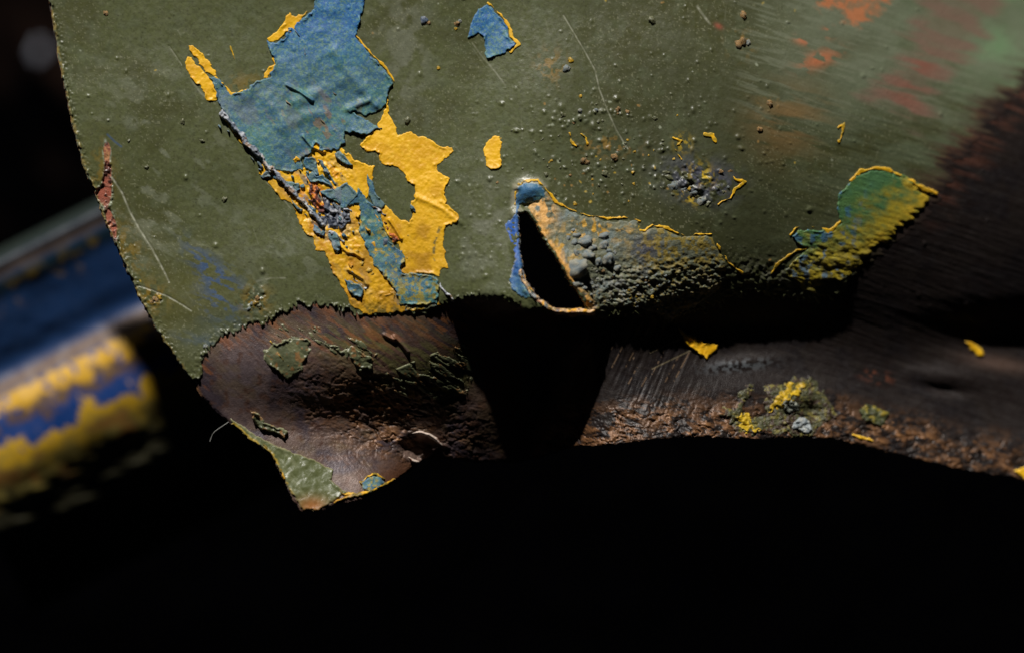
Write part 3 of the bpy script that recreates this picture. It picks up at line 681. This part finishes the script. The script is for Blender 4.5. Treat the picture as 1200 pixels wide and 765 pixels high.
# --- blue patches
def blue_fn(grey=0.0, seed=0):
    def f(u, v, s):
        n1 = fbm(u, v, 22, 4, 230 + seed); n2 = fbm(u, v, 2.0, 3, 235 + seed)
        c = np.broadcast_to(rgb(66, 106, 124), u.shape + (3,)).copy()
        c = paint(c, rgb(72, 122, 118), sst(0.45, 0.7, n1) * 0.6)
        top = sst(96, 20, v)
        c = paint(c, rgb(46, 108, 158), top * (0.7 + 0.3 * sst(0.3, 0.7, n1)))
        c = paint(c, rgb(38, 82, 148), sst(0.52, 0.8, n2) * (0.2 + 0.45 * top))
        c = paint(c, rgb(120, 150, 96), sst(0.46, 0.24, n2) * 0.4)
        c = paint(c, rgb(104, 110, 118), sst(0.5, 0.75, fbm(u, v, 12, 4, 240, 50, 3)) * 0.55 * sst(70, 150, v) * (u < 400))
        c = paint(c, rgb(40, 86, 182), blob(u, v, 600, 285, 14, 45) * 0.85)
        c = paint(c, rgb(56, 104, 150), blob(u, v, 618, 222, 22, 12) * 0.8)
        c = paint(c, rgb(200, 196, 180), 0.6 * sst(2.2, 0.4, s) * sst(0.4, 0.6, fbm(u, v, 5, 2, 241)) * ((u > 580) & (v > 150)))
        c = paint(c, rgb(44, 58, 96), 0.6 * blob(u, v, 470, 280, 16, 20))
        c = paint(c, rgb(150, 132, 34), (u > 440) * sst(300, 345, v) * sst(0.5, 0.62, fbm(u, v, 4.5, 4, 242)) * 0.8 * (u < 530))
        c = paint(c, rgb(158, 140, 44), (u > 410) * sst(240, 280, v) * sst(0.66, 0.76, fbm(u, v, 4, 4, 243)) * 0.8 * (u < 530))
        if grey: c = paint(c, rgb(98, 108, 116), grey * sst(0.3, 0.7, n1))
        c = paint(c, rgb(150, 156, 150), sst(1.4, 0.3, s) * 0.35)
        c = paint(c, rgb(140, 104, 70), 0.6 * sst(0.72, 0.8, fbm(u, v, 7, 4, 244, 50, 2.5)) * blob(u, v, 375, 150, 60, 40) )
        return c
    return f
def brel(u, v, s):
    return 2.6 * (fbm(u, v, 26, 3, 250) - 0.5) + 0.55 * (fbm(u, v, 7, 3, 251) - 0.5)
for i, (k, pts) in enumerate(BLUE.items()):
    uu, vv = local(pts, 0.7)
    big = k in ('main', 'stripe', 'cap')
    wu, wv = warp(uu, vv, 1.6 if big else 1.1, 4.5, 260 + i)
    lift = {'main': 4.0, 'top': 3.0, 'cap': 2.4, 'stripe': 4.0}.get(k, 4.4)
    o = coat('blue_paint_patch' if big or k == 'top' else 'blue_paint_flake', sheet, M_BLUE, poly_sdf(wu, wv, pts), uu, vv, 0.7, lift, blue_fn(0.0 if big or k == 'top' else 0.45, i % 4),
             relief=brel, sink=0.0, curl=1.6 if k != 'cap' else 0.5)
# crumbs of film in the torn middle of the patch
fr = np.random.default_rng(91)
for i in range(46):
    x = fr.uniform(338, 432); y = 176 + (x - 338) * 0.9 + fr.normal(26, 24)
    if i >= 34: x, y = fr.uniform(255, 400), 0; y = 128 + (x - 255) * 1.1 + fr.normal(10, 5)
    R_ = fr.uniform(2.0, 5.5); n_ = int(fr.integers(4, 7)); a0 = fr.uniform(0, 6.28)
    st_ = fr.uniform(1.0, 2.2)
    pts = []
    for q_ in range(n_):
        a = a0 + q_ * 6.283 / n_ + fr.normal(0, 0.25); rr_ = R_ * fr.uniform(0.5, 1.1)
        dx, dy = rr_ * math.cos(a) * st_, rr_ * math.sin(a) / st_ * 1.3
        pts.append((x + dx * 0.68 - dy * 0.73, y + dx * 0.73 + dy * 0.68))
    uu, vv = local(pts, 0.6, 3)
    wu, wv = warp(uu, vv, 0.8, 3, 600 + i)
    kind = i % 4
    coat('blue_paint_flake' if kind < 2 else ('yellow_paint_chip' if kind == 2 else 'grey_paint_flake'), sheet, (M_BLUE, M_BLUE, M_YELLOW, M_CRUST)[kind], poly_sdf(wu, wv, pts), uu, vv, 0.6,
         fr.uniform(4.0, 6.0), (blue_fn(0.5, 0), blue_fn(0.2, 1), yellow_fn(0.1, 1), blue_fn(0.9, 2))[kind], relief=lambda u, v, s: 1.6 * (fbm(u, v, 3, 2, 92) - 0.5), sink=0.0, curl=1.0)
for pts in ([(345, 36), (353, 45), (357, 60), (357, 74)], [(350, 96), (360, 104), (370, 108)], [(376, 140), (384, 152), (388, 160)], [(335, 118), (346, 128), (352, 140)], [(404, 120), (398, 112), (390, 108)]):
    uu, vv = local(pts, 0.6); wu, wv = warp(uu, vv, 1.2, 8, 700)
    coat('lifted_paint_rib', sheet, M_CRUST, line_sdf(wu, wv, pts, 0.9) + 1.6 * (fbm(uu, vv, 8, 2, 701) - 0.5), uu, vv, 0.6, 6.0,
         lambda u, v, s: paint(np.broadcast_to(rgb(150, 130, 100), u.shape + (3,)).copy(), rgb(90, 112, 122), sst(0.4, 0.6, fbm(u, v, 5, 2, 702))), ramp=1.2, sink=0.0)
# grey rib of lifted film beside the large blue patch
def grey_fn(u, v, s):
    c = np.broadcast_to(rgb(172, 175, 182), u.shape + (3,)).copy()
    c = paint(c, rgb(190, 190, 188), sst(0.5, 0.75, fbm(u, v, 6, 3, 270, 50, 3)) * 0.8)
    c = paint(c, rgb(70, 84, 104), sst(0.55, 0.3, fbm(u, v, 5, 3, 271)) * 0.8)
    return paint(c, rgb(150, 110, 60), sst(0.68, 0.78, fbm(u, v, 6, 3, 272)) * 0.7)
for j, (pts, w, lf) in enumerate([(RIB, 4.6, 9.0), ([(386, 272), (396, 276), (404, 284)], 2.6, 6), ([(414, 326), (424, 332), (428, 340)], 2.2, 6), ([(437, 244), (446, 248), (452, 252)], 2.4, 6.5),
                                  ([(403, 247), (410, 246), (414, 252)], 2.2, 6), ([(516, 332), (522, 344), (530, 352)], 2.2, 5)]):
    uu, vv = local(pts, 0.7)
    wu, wv = warp(uu, vv, 2.2, 7, 273 + j)
    sd = line_sdf(wu, wv, pts, w) + 2.2 * (fbm(uu, vv, 9, 2, 276 + j) - 0.5)
    coat('lifted_paint_rib', sheet, M_CRUST, sd, uu, vv, 0.7, lf, grey_fn, ramp=3.0, sink=0.0, relief=lambda u, v, s: 2.4 * (fbm(u, v, 4, 3, 279) - 0.5))
def rim_fn(u, v, s):
    c = np.broadcast_to(rgb(206, 172, 130), u.shape + (3,)).copy()
    c = paint(c, rgb(222, 164, 60), sst(0.5, 0.65, fbm(u, v, 7, 3, 281)))
    c = paint(c, rgb(126, 84, 70), sst(0.55, 0.7, fbm(u, v, 6, 3, 282)) * 0.9)
    return paint(c, rgb(132, 142, 146), sst(0.6, 0.75, fbm(u, v, 5, 3, 283)) * 0.9)
RIMP = [(611, 318), (616, 332), (625, 345), (637, 355), (650, 364), (664, 367), (680, 366), (694, 366)]
uu, vv = local(RIMP, 0.7); wu, wv = warp(uu, vv, 1.4, 6, 284)
coat('torn_rim', sheet, M_CRUST, line_sdf(wu, wv, RIMP, 4.6) + 1.6 * (fbm(uu, vv, 8, 2, 285) - 0.5), uu, vv, 0.7, 8.5, rim_fn, ramp=4.5, sink=-1.0, relief=lambda u, v, s: 3 * (fbm(u, v, 4, 3, 286) - 0.5))
def bright_fn(u, v, s): return paint(np.broadcast_to(rgb(205, 186, 172), u.shape + (3,)).copy(), rgb(150, 104, 84), sst(0.5, 0.7, fbm(u, v, 6, 3, 287)))  # pale colour stands in for light caught by the curl
for pts in ([(482, 507.5), (492, 504.5), (503, 507), (513, 513.5), (521, 523.5), (512, 518), (502, 512), (492, 508.5)], [(478, 535), (484, 537), (491, 540), (489, 543), (482, 541)]):
    uu, vv = local(pts, 0.6); wu, wv = warp(uu, vv, 0.7, 8, 288)
    coat('curled_metal_edge', sheet, M_CRUST, poly_sdf(wu, wv, pts), uu, vv, 0.6, 10.0, bright_fn, ramp=1.6, sink=-1.0)
def grime(a, b, cc, seed):
    def f(u, v, s):
        c = np.broadcast_to(a, u.shape + (3,)).copy()
        c = paint(c, b, sst(0.45, 0.65, fbm(u, v, 5, 4, seed)))
        return paint(c, cc, sst(0.6, 0.75, fbm(u, v, 4, 4, seed + 3)) * 0.9)
    return f
def patch(name, pts, mat, fn, lift, relief_amp=1.0, rs=5, seed=300, warp_amp=1.5, st=0.8, ramp=1.2, curl=0.0, ws=5, sink=0.0):
    uu, vv = local(pts, st)
    wu, wv = warp(uu, vv, warp_amp, ws, seed)
    return coat(name, sheet, mat, poly_sdf(wu, wv, pts), uu, vv, st, lift, fn, ramp=ramp, sink=sink, curl=curl,
                relief=lambda u, v, s: relief_amp * (fbm(u, v, rs, 3, seed + 9) - 0.5))
patch('grey_primer_patch', GREY, M_CRUST, grime(rgb(86, 92, 104), rgb(56, 62, 76), rgb(150, 152, 158), 310), 3.8, 4, 4, 301)
patch('rust_patch', RUST1, M_CRUST, grime(rgb(96, 50, 40), rgb(44, 22, 24), rgb(206, 116, 40), 320), 3.4, 4, 4, 302)
patch('rust_patch', RUST2, M_CRUST, grime(rgb(176, 92, 34), rgb(90, 44, 26), rgb(222, 160, 60), 325), 3.6, 4, 4, 303)

# --- corroded skin right of the hole
def teal_fn(u, v, s):
    n1 = fbm(u, v, 14, 4, 330); n2 = fbm(u, v, 4, 4, 331)
    c = np.broadcast_to(rgb(98, 102, 84), u.shape + (3,)).copy()
    c = paint(c, rgb(104, 120, 122), sst(0.45, 0.7, n1) * 0.7 * sst(760, 700, u))
    c = paint(c, rgb(66, 66, 80), 0.8 * blob(u, v, 758, 290, 22, 16) + 0.5 * blob(u, v, 730, 320, 60, 20) * sst(0.4, 0.6, n1))
    c = paint(c, rgb(138, 118, 40), sst(0.42, 0.64, n2) * 0.8 * (0.25 + sst(720, 790, u) + 0.5 * sst(330, 350, v)).clip(0, 1))
    c = paint(c, rgb(214, 160, 30), sst(0.62, 0.72, fbm(u, v, 6, 3, 333)) * 0.8 * np.clip(blob(u, v, 690, 268, 26, 12) + blob(u, v, 665, 290, 16, 14) + 0.5 * blob(u, v, 740, 275, 30, 10), 0, 1))
    c = paint(c, rgb(226, 168, 84), sst(13, 3, -samp(HSD, u, v) + 10 * (fbm(u, v, 8, 3, 334) - 0.5)) * 0.95)
    c = paint(c, rgb(224, 170, 96), 0.95 * sst(0.35, 0.5, fbm(u, v, 7, 3, 335)) * np.clip(blob(u, v, 640, 252, 11, 16, 0) + blob(u, v, 633, 240, 10, 8), 0, 1))
    c = paint(c, rgb(140, 96, 76), sst(4, 1, -samp(HSD, u, v)) * sst(290, 320, v) * 0.8)
    c = paint(c, rgb(134, 138, 140), 0.6 * sst(0.6, 0.8, n2) * sst(300, 330, v))
    return c
uu, vv = local(TEAL, 0.9)
wu, wv = warp(uu, vv, 2.2, 7, 340)
coat('corroded_blue_patch', sheet, M_CRUST, poly_sdf(wu, wv, TEAL), uu, vv, 0.9, 2.6, teal_fn, ramp=1.5, sink=0.0,
     relief=lambda u, v, s: 2.2 * (fbm(u, v, 3, 3, 341, 10, 1.5, 0.6) - 0.5) * sst(660, 730, u) * sst(285, 325, v))
def greenp_fn(u, v, s):
    n2 = fbm(u, v, 5, 4, 350, 20, 1.6)
    c = np.broadcast_to(rgb(74, 114, 72), u.shape + (3,)).copy()
    pd = (u - 1010) * 0.5 + (v - 222) * 0.86
    n4 = fbm(u, v, 16, 4, 353, 20, 1.4)
    c = paint(c, rgb(84, 118, 62), sst(0.35, 0.65, n4) * 0.6)
    c = paint(c, rgb(172, 150, 40), sst(0.1, 0.9, pd / 62 + 0.5 * (n2 - 0.5) + 0.5 * (n4 - 0.5)) * 0.92)
    c = paint(c, rgb(206, 170, 50), sst(16, 3, s) * sst(1000, 1040, u) * sst(0.35, 0.6, n2) * sst(10, 25, pd) * 0.7)
    c = paint(c, rgb(60, 104, 140), sst(0.6, 0.72, fbm(u, v, 7, 4, 351)) * 0.8 * sst(1030, 980, u))
    c = paint(c, rgb(90, 84, 40), sst(270, 320, v) * sst(0.45, 0.65, fbm(u, v, 6, 4, 352)) * 0.8)
    return c
uu, vv = local(GREENP, 0.9)
wu, wv = warp(uu, vv, 2.0, 6, 355)
sd = poly_sdf(wu, wv, GREENP) + 10 * (fbm(uu, vv, 4, 3, 356, 17, 5) - 0.5) * sst(1000, 1060, uu + (vv - 230) * 0.8)
coat('green_paint_patch', sheet, M_CRUST, sd, uu, vv, 0.9, 3.0, greenp_fn, ramp=1.5, sink=0.0, curl=1.0,
     relief=lambda u, v, s: 3.0 * (fbm(u, v, 6, 3, 357, 17, 2) - 0.5) * sst(250, 300, v))

# --- remnants of paint on the bare flange
def oliveflake(u, v, s):
    c = np.broadcast_to(rgb(80, 84, 60), u.shape + (3,)).copy()
    c = paint(c, rgb(112, 114, 82), sst(0.5, 0.75, fbm(u, v, 3.5, 3, 360, 40, 5)) * 0.6)
    c = paint(c, rgb(150, 150, 118), sst(1.6, 0.4, s) * 0.6)
    return paint(c, rgb(150, 96, 50), sst(0.66, 0.8, fbm(u, v, 6, 3, 361)) * 0.5)
def tipfn(u, v, s):
    c = np.broadcast_to(rgb(84, 90, 56), u.shape + (3,)).copy()
    c = paint(c, rgb(112, 116, 84), sst(0.5, 0.8, fbm(u, v, 5, 3, 362, 50, 5)) * 0.6)
    c = paint(c, rgb(170, 140, 40), sst(5, 1.5, samp(SIL, u, v)) * sst(0.3, 0.5, fbm(u, v, 7, 3, 363)) * 0.9)
    c = paint(c, rgb(150, 98, 52), blob(u, v, 366, 592, 17, 10) * 0.95)
    return paint(c, rgb(160, 150, 120), sst(1.6, 0.4, s) * 0.5)
patch('olive_paint_flake', FLAKE_A, M_OLIVE, oliveflake, 1.6, 0.6, 3, 370, 2.6, curl=2.6)
patch('olive_paint_flake', FLAKE_B, M_OLIVE, oliveflake, 1.4, 2, 4, 371, 5, curl=2.0, ws=7)
uu, vv = local(FLAKE_E, 0.8)
for q_, (pts, th, sd0) in enumerate([(FLAKE_E, 0.56, 500), ([(360, 388), (420, 396), (452, 410), (440, 430), (400, 424), (370, 408)], 0.62, 510), ([(300, 384), (350, 376), (380, 384), (360, 396), (310, 402)], 0.66, 520)]):
    uu, vv = local(pts, 0.8)
    sd = np.minimum(poly_sdf(uu, vv, pts) * 0.5, 30 * (fbm(uu, vv, 6, 5, sd0, 33, 4, 0.7) - th))
    coat('olive_paint_scrape', sheet, M_OLIVE, sd, uu, vv, 0.8, 1.1, oliveflake, ramp=1.2, sink=0.3)
patch('olive_paint_flake', FLAKE_C, M_OLIVE, tipfn, 2.2, 1.2, 8, 372, 1.4, curl=0.8)
patch('olive_paint_flake', FLAKE_D, M_OLIVE, oliveflake, 4.4, 2, 5, 373, 1.8, curl=2.5)
for j, (pts, w) in enumerate([([(392, 588), (408, 582), (425, 578), (444, 570), (462, 562)], 1.8), ([(424, 566), (430, 558), (440, 555), (450, 560)], 1.6), ([(398, 574), (404, 579), (420, 578)], 1.2),
                              ([(308, 520), (318, 532), (328, 550), (334, 560)], 1.3), ([(1000, 508), (1010, 512), (1022, 516)], 1.6), ([(340, 430), (330, 420), (316, 400)], 0.6)]):
    uu, vv = local(pts, 0.7); wu, wv = warp(uu, vv, 1.4, 6, 380 + j)
    coat('yellow_edge_lip', sheet, M_YELLOW, line_sdf(wu, wv, pts, w) + 1.2 * (fbm(uu, vv, 6, 2, 386) - 0.5), uu, vv, 0.7, 3.0, yellow_fn(0.25, j), ramp=1.0, sink=0.0)
patch('blue_paint_flake', BLUESPOT, M_BLUE, blue_fn(0.3, 1), 2.6, 1.2, 5, 390)
patch('yellow_paint_patch', YTRI, M_YELLOW, yellow_fn(0.15, 2), 3.0, 1.4, 6, 391, 1.4, curl=1)
patch('scab_of_olive_paint', SCAB, M_CRUST, grime(rgb(66, 66, 42), rgb(58, 44, 34), rgb(112, 104, 52), 392), 1.2, 1.8, 3, 393, 5.5, ws=7)
patch('yellow_paint_patch', SCABY, M_YELLOW, grime(rgb(170, 138, 30), rgb(92, 84, 36), rgb(206, 170, 40), 394), 2.6, 3, 4, 395, 5)
patch('yellow_paint_patch', SCABY2, M_YELLOW, grime(rgb(176, 146, 34), rgb(96, 90, 40), rgb(206, 170, 40), 396), 2.2, 2, 4, 397, 5)
patch('grey_primer_patch', SCABW, M_CRUST, grime(rgb(142, 148, 150), rgb(104, 112, 116), rgb(180, 180, 172), 398), 3.6, 3, 5, 399, 1.4)
patch('grey_primer_patch', SCABG, M_CRUST, grime(rgb(104, 108, 98), rgb(70, 74, 66), rgb(150, 152, 140), 400), 3.4, 5, 4, 401, 3)
patch('green_paint_patch', GREEN2, M_CRUST, grime(rgb(74, 78, 46), rgb(54, 56, 36), rgb(140, 122, 34), 402), 3.0, 2.4, 5, 403, 1.6, curl=1.5)
patch('yellow_paint_patch', YCORNER, M_YELLOW, yellow_fn(0.2, 3), 3.0, 1.5, 5, 404)
patch('yellow_paint_patch', YRIGHT, M_YELLOW, yellow_fn(0.2, 4), 2.4, 1.0, 5, 405)

# --- corrosion blisters standing on the surface: a few lump meshes, shared
def lump_mesh(seed, mat, colour, accent):
    r = np.random.default_rng(seed)
    import bmesh
    bm = bmesh.new(); bmesh.ops.create_icosphere(bm, subdivisions=3, radius=1.0)
    vs_ = np.array([p.co[:] for p in bm.verts]); fs = np.array([[p.index for p in f.verts] for f in bm.faces]); bm.free()
    d_ = fbm(vs_[:, 0] * 10 + 50, vs_[:, 1] * 10 + vs_[:, 2] * 6 + 50, 9, 3, 410 + seed) - 0.5
    d2 = fbm(vs_[:, 0] * 10 + 90, vs_[:, 1] * 10 - vs_[:, 2] * 7 + 50, 3.5, 3, 420 + seed) - 0.5
    vs_ = vs_ * (1 + 1.0 * d_ + 0.45 * d2)[:, None]
    c = paint(np.broadcast_to(colour, vs_.shape).copy(), accent, sst(0.0, 0.25, d2))
    o = finish('lump', vs_, fs, mat, None, c)
    me = o.data; bpy.data.objects.remove(o)
    return me
KINDS = {
 'grey': [lump_mesh(s_, M_CRUST, rgb(112, 122, 124), rgb(146, 144, 130)) for s_ in (1, 2, 3)],
 'olive': [lump_mesh(s_, M_OLIVE, rgb(82, 84, 60), rgb(116, 116, 92)) for s_ in (4, 5, 6)],
 'yellow': [lump_mesh(s_, M_YELLOW, rgb(190, 150, 40), rgb(120, 106, 50)) for s_ in (7, 8)],
 'tan': [lump_mesh(s_, M_CRUST, rgb(150, 116, 70), rgb(106, 96, 72)) for s_ in (9, 10)],
 'blue': [lump_mesh(s_, M_BLUE, rgb(78, 92, 112), rgb(120, 124, 130)) for s_ in (11,)],
}
brng = np.random.default_rng(21)
nb = 0
def blister(x, y, r, kind, hz=0.42, ex=1.0):
    hz = min(hz, 0.62) if r < 6 else hz
    global nb
    z_ = float(samp(H, np.array([x]), np.array([y]))[0]) + 1.7
    me = KINDS[kind][int(brng.integers(len(KINDS[kind])))]
    o = bpy.data.objects.new('corrosion_blister', me); COL.objects.link(o); o.parent = sheet
    p = place(np.array([x]), np.array([y]), np.array([z_]))[0]
    o.location = p; o.scale = (r * ex * S, r * S, r * hz * S)
    o.rotation_euler = (brng.normal(0, 0.2), brng.normal(0, 0.2), brng.uniform(0, 6.28) if ex == 1 else brng.normal(0, 0.2))
    nb += 1
for x, y, r, ex in [(678, 316, 10.5, 1.35), (700, 308, 5.5, 1.15), (713, 305, 7.5, 1.1), (689, 300, 6, 1.4), (676, 297, 4, 1), (708, 288, 5.5, 1.3), (694, 291, 5, 1.2), (672, 285, 3.6, 1.2), (666, 280, 3, 1),
                    (675, 276, 4, 1.3), (684, 284, 6, 1.4), (706, 277, 4.5, 1.4), (714, 295, 3.5, 1), (720, 296, 3, 1), (724, 314, 3.6, 1.2), (678, 333, 4, 1.4), (684, 338, 3.6, 1.2), (690, 332, 2.6, 1), (699, 327, 2.4, 1), (671, 270, 2.5, 1.1)]:
    blister(x, y, r, 'grey', 0.75, ex)
for i in range(70):
    x = brng.uniform(690, 790); y = brng.uniform(318, 362) + (x - 740) * 0.08
    blister(x, y, brng.uniform(1.0, 2.6), brng.choice(['grey', 'grey', 'tan', 'yellow', 'olive']), 0.7, brng.uniform(1, 1.7))
for i in range(24):
    blister(brng.normal(812, 26), brng.normal(212, 13), brng.uniform(0.8, 2.6), brng.choice(['grey', 'olive', 'tan', 'yellow', 'olive']), 0.32, brng.uniform(1, 2))
for x, y, r in [(784, 208, 3.5), (787, 220, 5.0), (794, 217, 4.0), (813, 228, 4.2), (822, 236, 4.5), (830, 238, 3.6), (780, 203, 3)]: blister(x, y, r * 0.9, 'olive' if r < 4 else 'grey', 0.42, 1.6)
for x, y, r, k in [(497, 24, 4.0, 'blue'), (502, 27, 2.5, 'tan'), (535, 28, 3.6, 'tan'), (539, 25, 2.6, 'grey'), (534, 34, 2, 'yellow'), (664, 81, 4.6, 'grey'), (669, 71, 3.5, 'yellow'), (660, 135, 3.6, 'olive'), (724, 129, 3.2, 'tan'),
                   (735, 131, 2.6, 'tan'), (767, 139, 3, 'olive'), (765, 25, 5, 'olive'), (871, 18, 5, 'tan'), (868, 51, 7, 'tan'), (876, 50, 4, 'grey'), (720, 185, 4.6, 'tan'), (709, 204, 4, 'olive'), (685, 190, 5, 'tan'), (640, 205, 3, 'olive'),
                   (680, 113, 2.2, 'yellow'), (514, 80, 2.4, 'yellow'), (674, 239, 2.6, 'yellow'), (902, 122, 4.5, 'tan'), (890, 153, 4, 'tan'), (478, 142, 4.2, 'olive'), (680, 131, 3, 'grey'), (699, 130, 2.4, 'grey'),
                   (418, 296, 3, 'yellow'), (424, 309, 3.4, 'yellow'), (432, 317, 3.6, 'yellow'), (437, 322, 2.6, 'yellow'), (410, 331, 3.4, 'grey'), (403, 251, 3.2, 'grey'), (409, 250, 2.6, 'tan'), (453, 284, 4.0, 'blue'), (477, 303, 2, 'yellow'),
                   (479, 276, 1.8, 'yellow'), (400, 205, 2.2, 'tan'), (301, 350, 3.4, 'tan'), (296, 356, 3.0, 'grey'), (304, 358, 3.2, 'olive'), (292, 362, 2.5, 'grey'), (241, 405, 3.0, 'grey'), (182, 351, 3.6, 'tan'), (187, 349, 2.8, 'yellow'), (178, 354, 2.5, 'tan'),
                   (124, 16, 3.4, 'tan'), (151, 165, 2, 'olive'), (237, 166, 3, 'olive'), (214, 143, 3.4, 'olive'), (172, 196, 3, 'olive'), (263, 234, 3.4, 'olive'), (757, 551, 0.1, 'tan')]:
    if r > 0.5: blister(x, y, r, k, 0.6)
for i in range(70):
    x, y = brng.normal(700, 60), brng.normal(185, 40)
    if y < 240: blister(x, y, brng.uniform(0.9, 2.0), brng.choice(['olive', 'olive', 'tan', 'olive', 'yellow']), 0.6)

# --- loose thread hanging from the lower left corner
fp = np.array([(268, 494, 96), (262, 498, 100), (256, 502, 104), (251, 506, 104), (248, 511, 102), (246, 517, 102)], float)
tq = np.linspace(0, 5, 26); fq = hermite(np.arange(6), fp, tq)
tan = np.gradient(fq, axis=0); tan /= np.linalg.norm(tan, axis=1)[:, None]
n1_ = np.cross(tan, [0, 0, 1.0]); n1_ /= np.linalg.norm(n1_, axis=1)[:, None]; n2_ = np.cross(tan, n1_)
ring = np.concatenate([(fq + 0.5 * (math.cos(a) * n1_ + math.sin(a) * n2_))[:, None] for a in np.linspace(0, 2 * math.pi, 7)[:-1]], 1).reshape(-1, 3)
fq_ = np.array([[a * 6 + b, a * 6 + (b + 1) % 6, (a + 1) * 6 + (b + 1) % 6, (a + 1) * 6 + b] for a in range(25) for b in range(6)])
finish('loose_fibre', place(ring[:, 0], ring[:, 1], ring[:, 2]), fq_, M_STONE, sheet, np.broadcast_to(rgb(120, 120, 116), ring.shape))

# ------------------------------------------------------------------ painted tube behind, far out of focus
tube = bpy.data.objects.new('painted_tube', None); COL.objects.link(tube)
tag(tube, 'thick blue tube with ragged yellow bands, lying behind the left edge of the green sheet', 'tube')
A = math.radians(27.0)
ss_, tt = np.meshgrid(np.arange(-160, 420, 2.0), np.arange(0, 400, 2.0))
tk = [0, 8, 30, 60, 100, 135, 150, 165, 200, 230, 255, 280, 320, 360, 400]
zk = [-470, -438, -428, -438, -450, -458, -448, -438, -432, -434, -444, -458, -488, -600, -700]
ZT = hermite(tk, zk, tt.ravel()).reshape(tt.shape)
ZT += 140
ZT += 2.5 * (fbm(ss_ + 500, tt, 40, 3, 500) - 0.5) + 12 * (fbm(ss_ + 500, tt, 22, 3, 502, 10, 2) - 0.5) * sst(240, 300, tt)
uT = 0 + ss_ * math.cos(A) + tt * math.sin(A); vT = 290 - ss_ * math.sin(A) + tt * math.cos(A)
c = np.broadcast_to(rgb(28, 56, 98), tt.shape + (3,)).copy()
nn = fbm(ss_ + 500, tt, 18, 4, 503); nf = fbm(ss_ + 500, tt, 9, 3, 504)
c = paint(c, rgb(30, 38, 34), sst(40, 6, tt))  # upper rim painted darker so that it looks dimly lit
c = paint(c, rgb(92, 72, 46), np.exp(-((tt - 26) / 6) ** 2) * 0.8)
c = paint(c, rgb(28, 50, 50), np.exp(-((tt - 42) / 9) ** 2) * 0.8)
c = paint(c, rgb(150, 122, 30), sst(0.6, 0.72, fbm(ss_ + 500, tt, 14, 3, 505)) * np.exp(-((tt - 52) / 12) ** 2))
c = paint(c, rgb(112, 84, 50), np.exp(-((tt - 147) / 8) ** 2) * 0.85)
c = paint(c, rgb(22, 58, 120), sst(154, 162, tt))
n8 = fbm(ss_ + 500, tt, 7, 3, 506, 80, 1.6)
up = tt + 16 * (nn - 0.5) + 14 * (n8 - 0.5)
yb = sst(155, 160, tt + 6 * (nf - 0.5)) * sst(184, 176, up)
c = paint(c, rgb(104, 78, 34), sst(155, 160, tt) * sst(204, 192, up) * sst(0.35, 0.5, nf) * 0.85)
c = paint(c, rgb(196, 150, 28), yb * sst(0.2, 0.36, nf))
low = sst(212, 218, tt + 30 * (nn - 0.5) + 26 * (n8 - 0.5))
c = paint(c, rgb(190, 150, 34), low)
c = paint(c, rgb(112, 104, 58), sst(222, 250, tt + 40 * (nn - 0.5)) * 0.9)
c = paint(c, rgb(150, 96, 44), 0.6 * sst(0.55, 0.7, nn) * sst(225, 240, tt))
c = paint(c, rgb(50, 48, 34), sst(250, 285, tt + 40 * (nf - 0.5)))  # shade of the turned-away underside painted in
ny, nx = tt.shape; j, i = np.mgrid[0:ny - 1, 0:nx - 1]
q = np.stack([(j * nx + i), ((j + 1) * nx + i), ((j + 1) * nx + i + 1), (j * nx + i + 1)], -1).reshape(-1, 4)
P = place(uT.ravel(), vT.ravel(), ZT.ravel())
n = len(P); B = P.copy(); B[:, 2] -= 30 * S
finish('tube_wall', P, q, M_TUBE, tube, c.reshape(-1, 3))
finish('tube_back', B, q[:, ::-1], M_TUBE, tube, np.broadcast_to(rgb(30, 30, 30), (n, 3)))

# ------------------------------------------------------------------ dark backdrop and what little shows of it
uu, vv = np.meshgrid(np.arange(-900, 2100, 20.0), np.arange(-700, 1500, 20.0))
zz = -1500 + 30 * (fbm(uu + 1000, vv + 1000, 160, 4, 510) - 0.5)
c = np.broadcast_to(np.array([0.0006, 0.0006, 0.0008]), uu.shape + (3,)).copy()  # near black colour painted in for the unlit depth
m = np.clip(blob(uu, vv, 20, 110, 110, 100), 0, 1)
c = paint(c, rgb(36, 26, 22), m * sst(0.42, 0.7, fbm(uu + 1000, vv + 1000, 60, 3, 511, 40, 2)))
ny, nx = uu.shape; j, i = np.mgrid[0:ny - 1, 0:nx - 1]
q = np.stack([(j * nx + i), ((j + 1) * nx + i), ((j + 1) * nx + i + 1), (j * nx + i + 1)], -1).reshape(-1, 4)
bgo = finish('background', place(uu.ravel(), vv.ravel(), zz.ravel()), q, M_DARK, None, c.reshape(-1, 3))
tag(bgo, 'near black backdrop, its colour standing in for the dark space behind the sheet', None, 'structure')
pm = lump_mesh(31, M_STONE, rgb(150, 154, 166), rgb(110, 114, 126))
po = bpy.data.objects.new('pale_chip', pm); COL.objects.link(po)
po.location = place(np.array([47.0]), np.array([62.0]), np.array([-1478.0]))[0]; po.scale = (8 * S, 15 * S, 8 * S)
tag(po, 'small pale chip, a blurred white spot in the dark at the upper left', 'chip')
print('blisters', nb, 'tris', sum(len(o.data.polygons) for o in bpy.data.objects if o.type == 'MESH' and o.name.split('.')[0] != 'corrosion_blister') * 2)
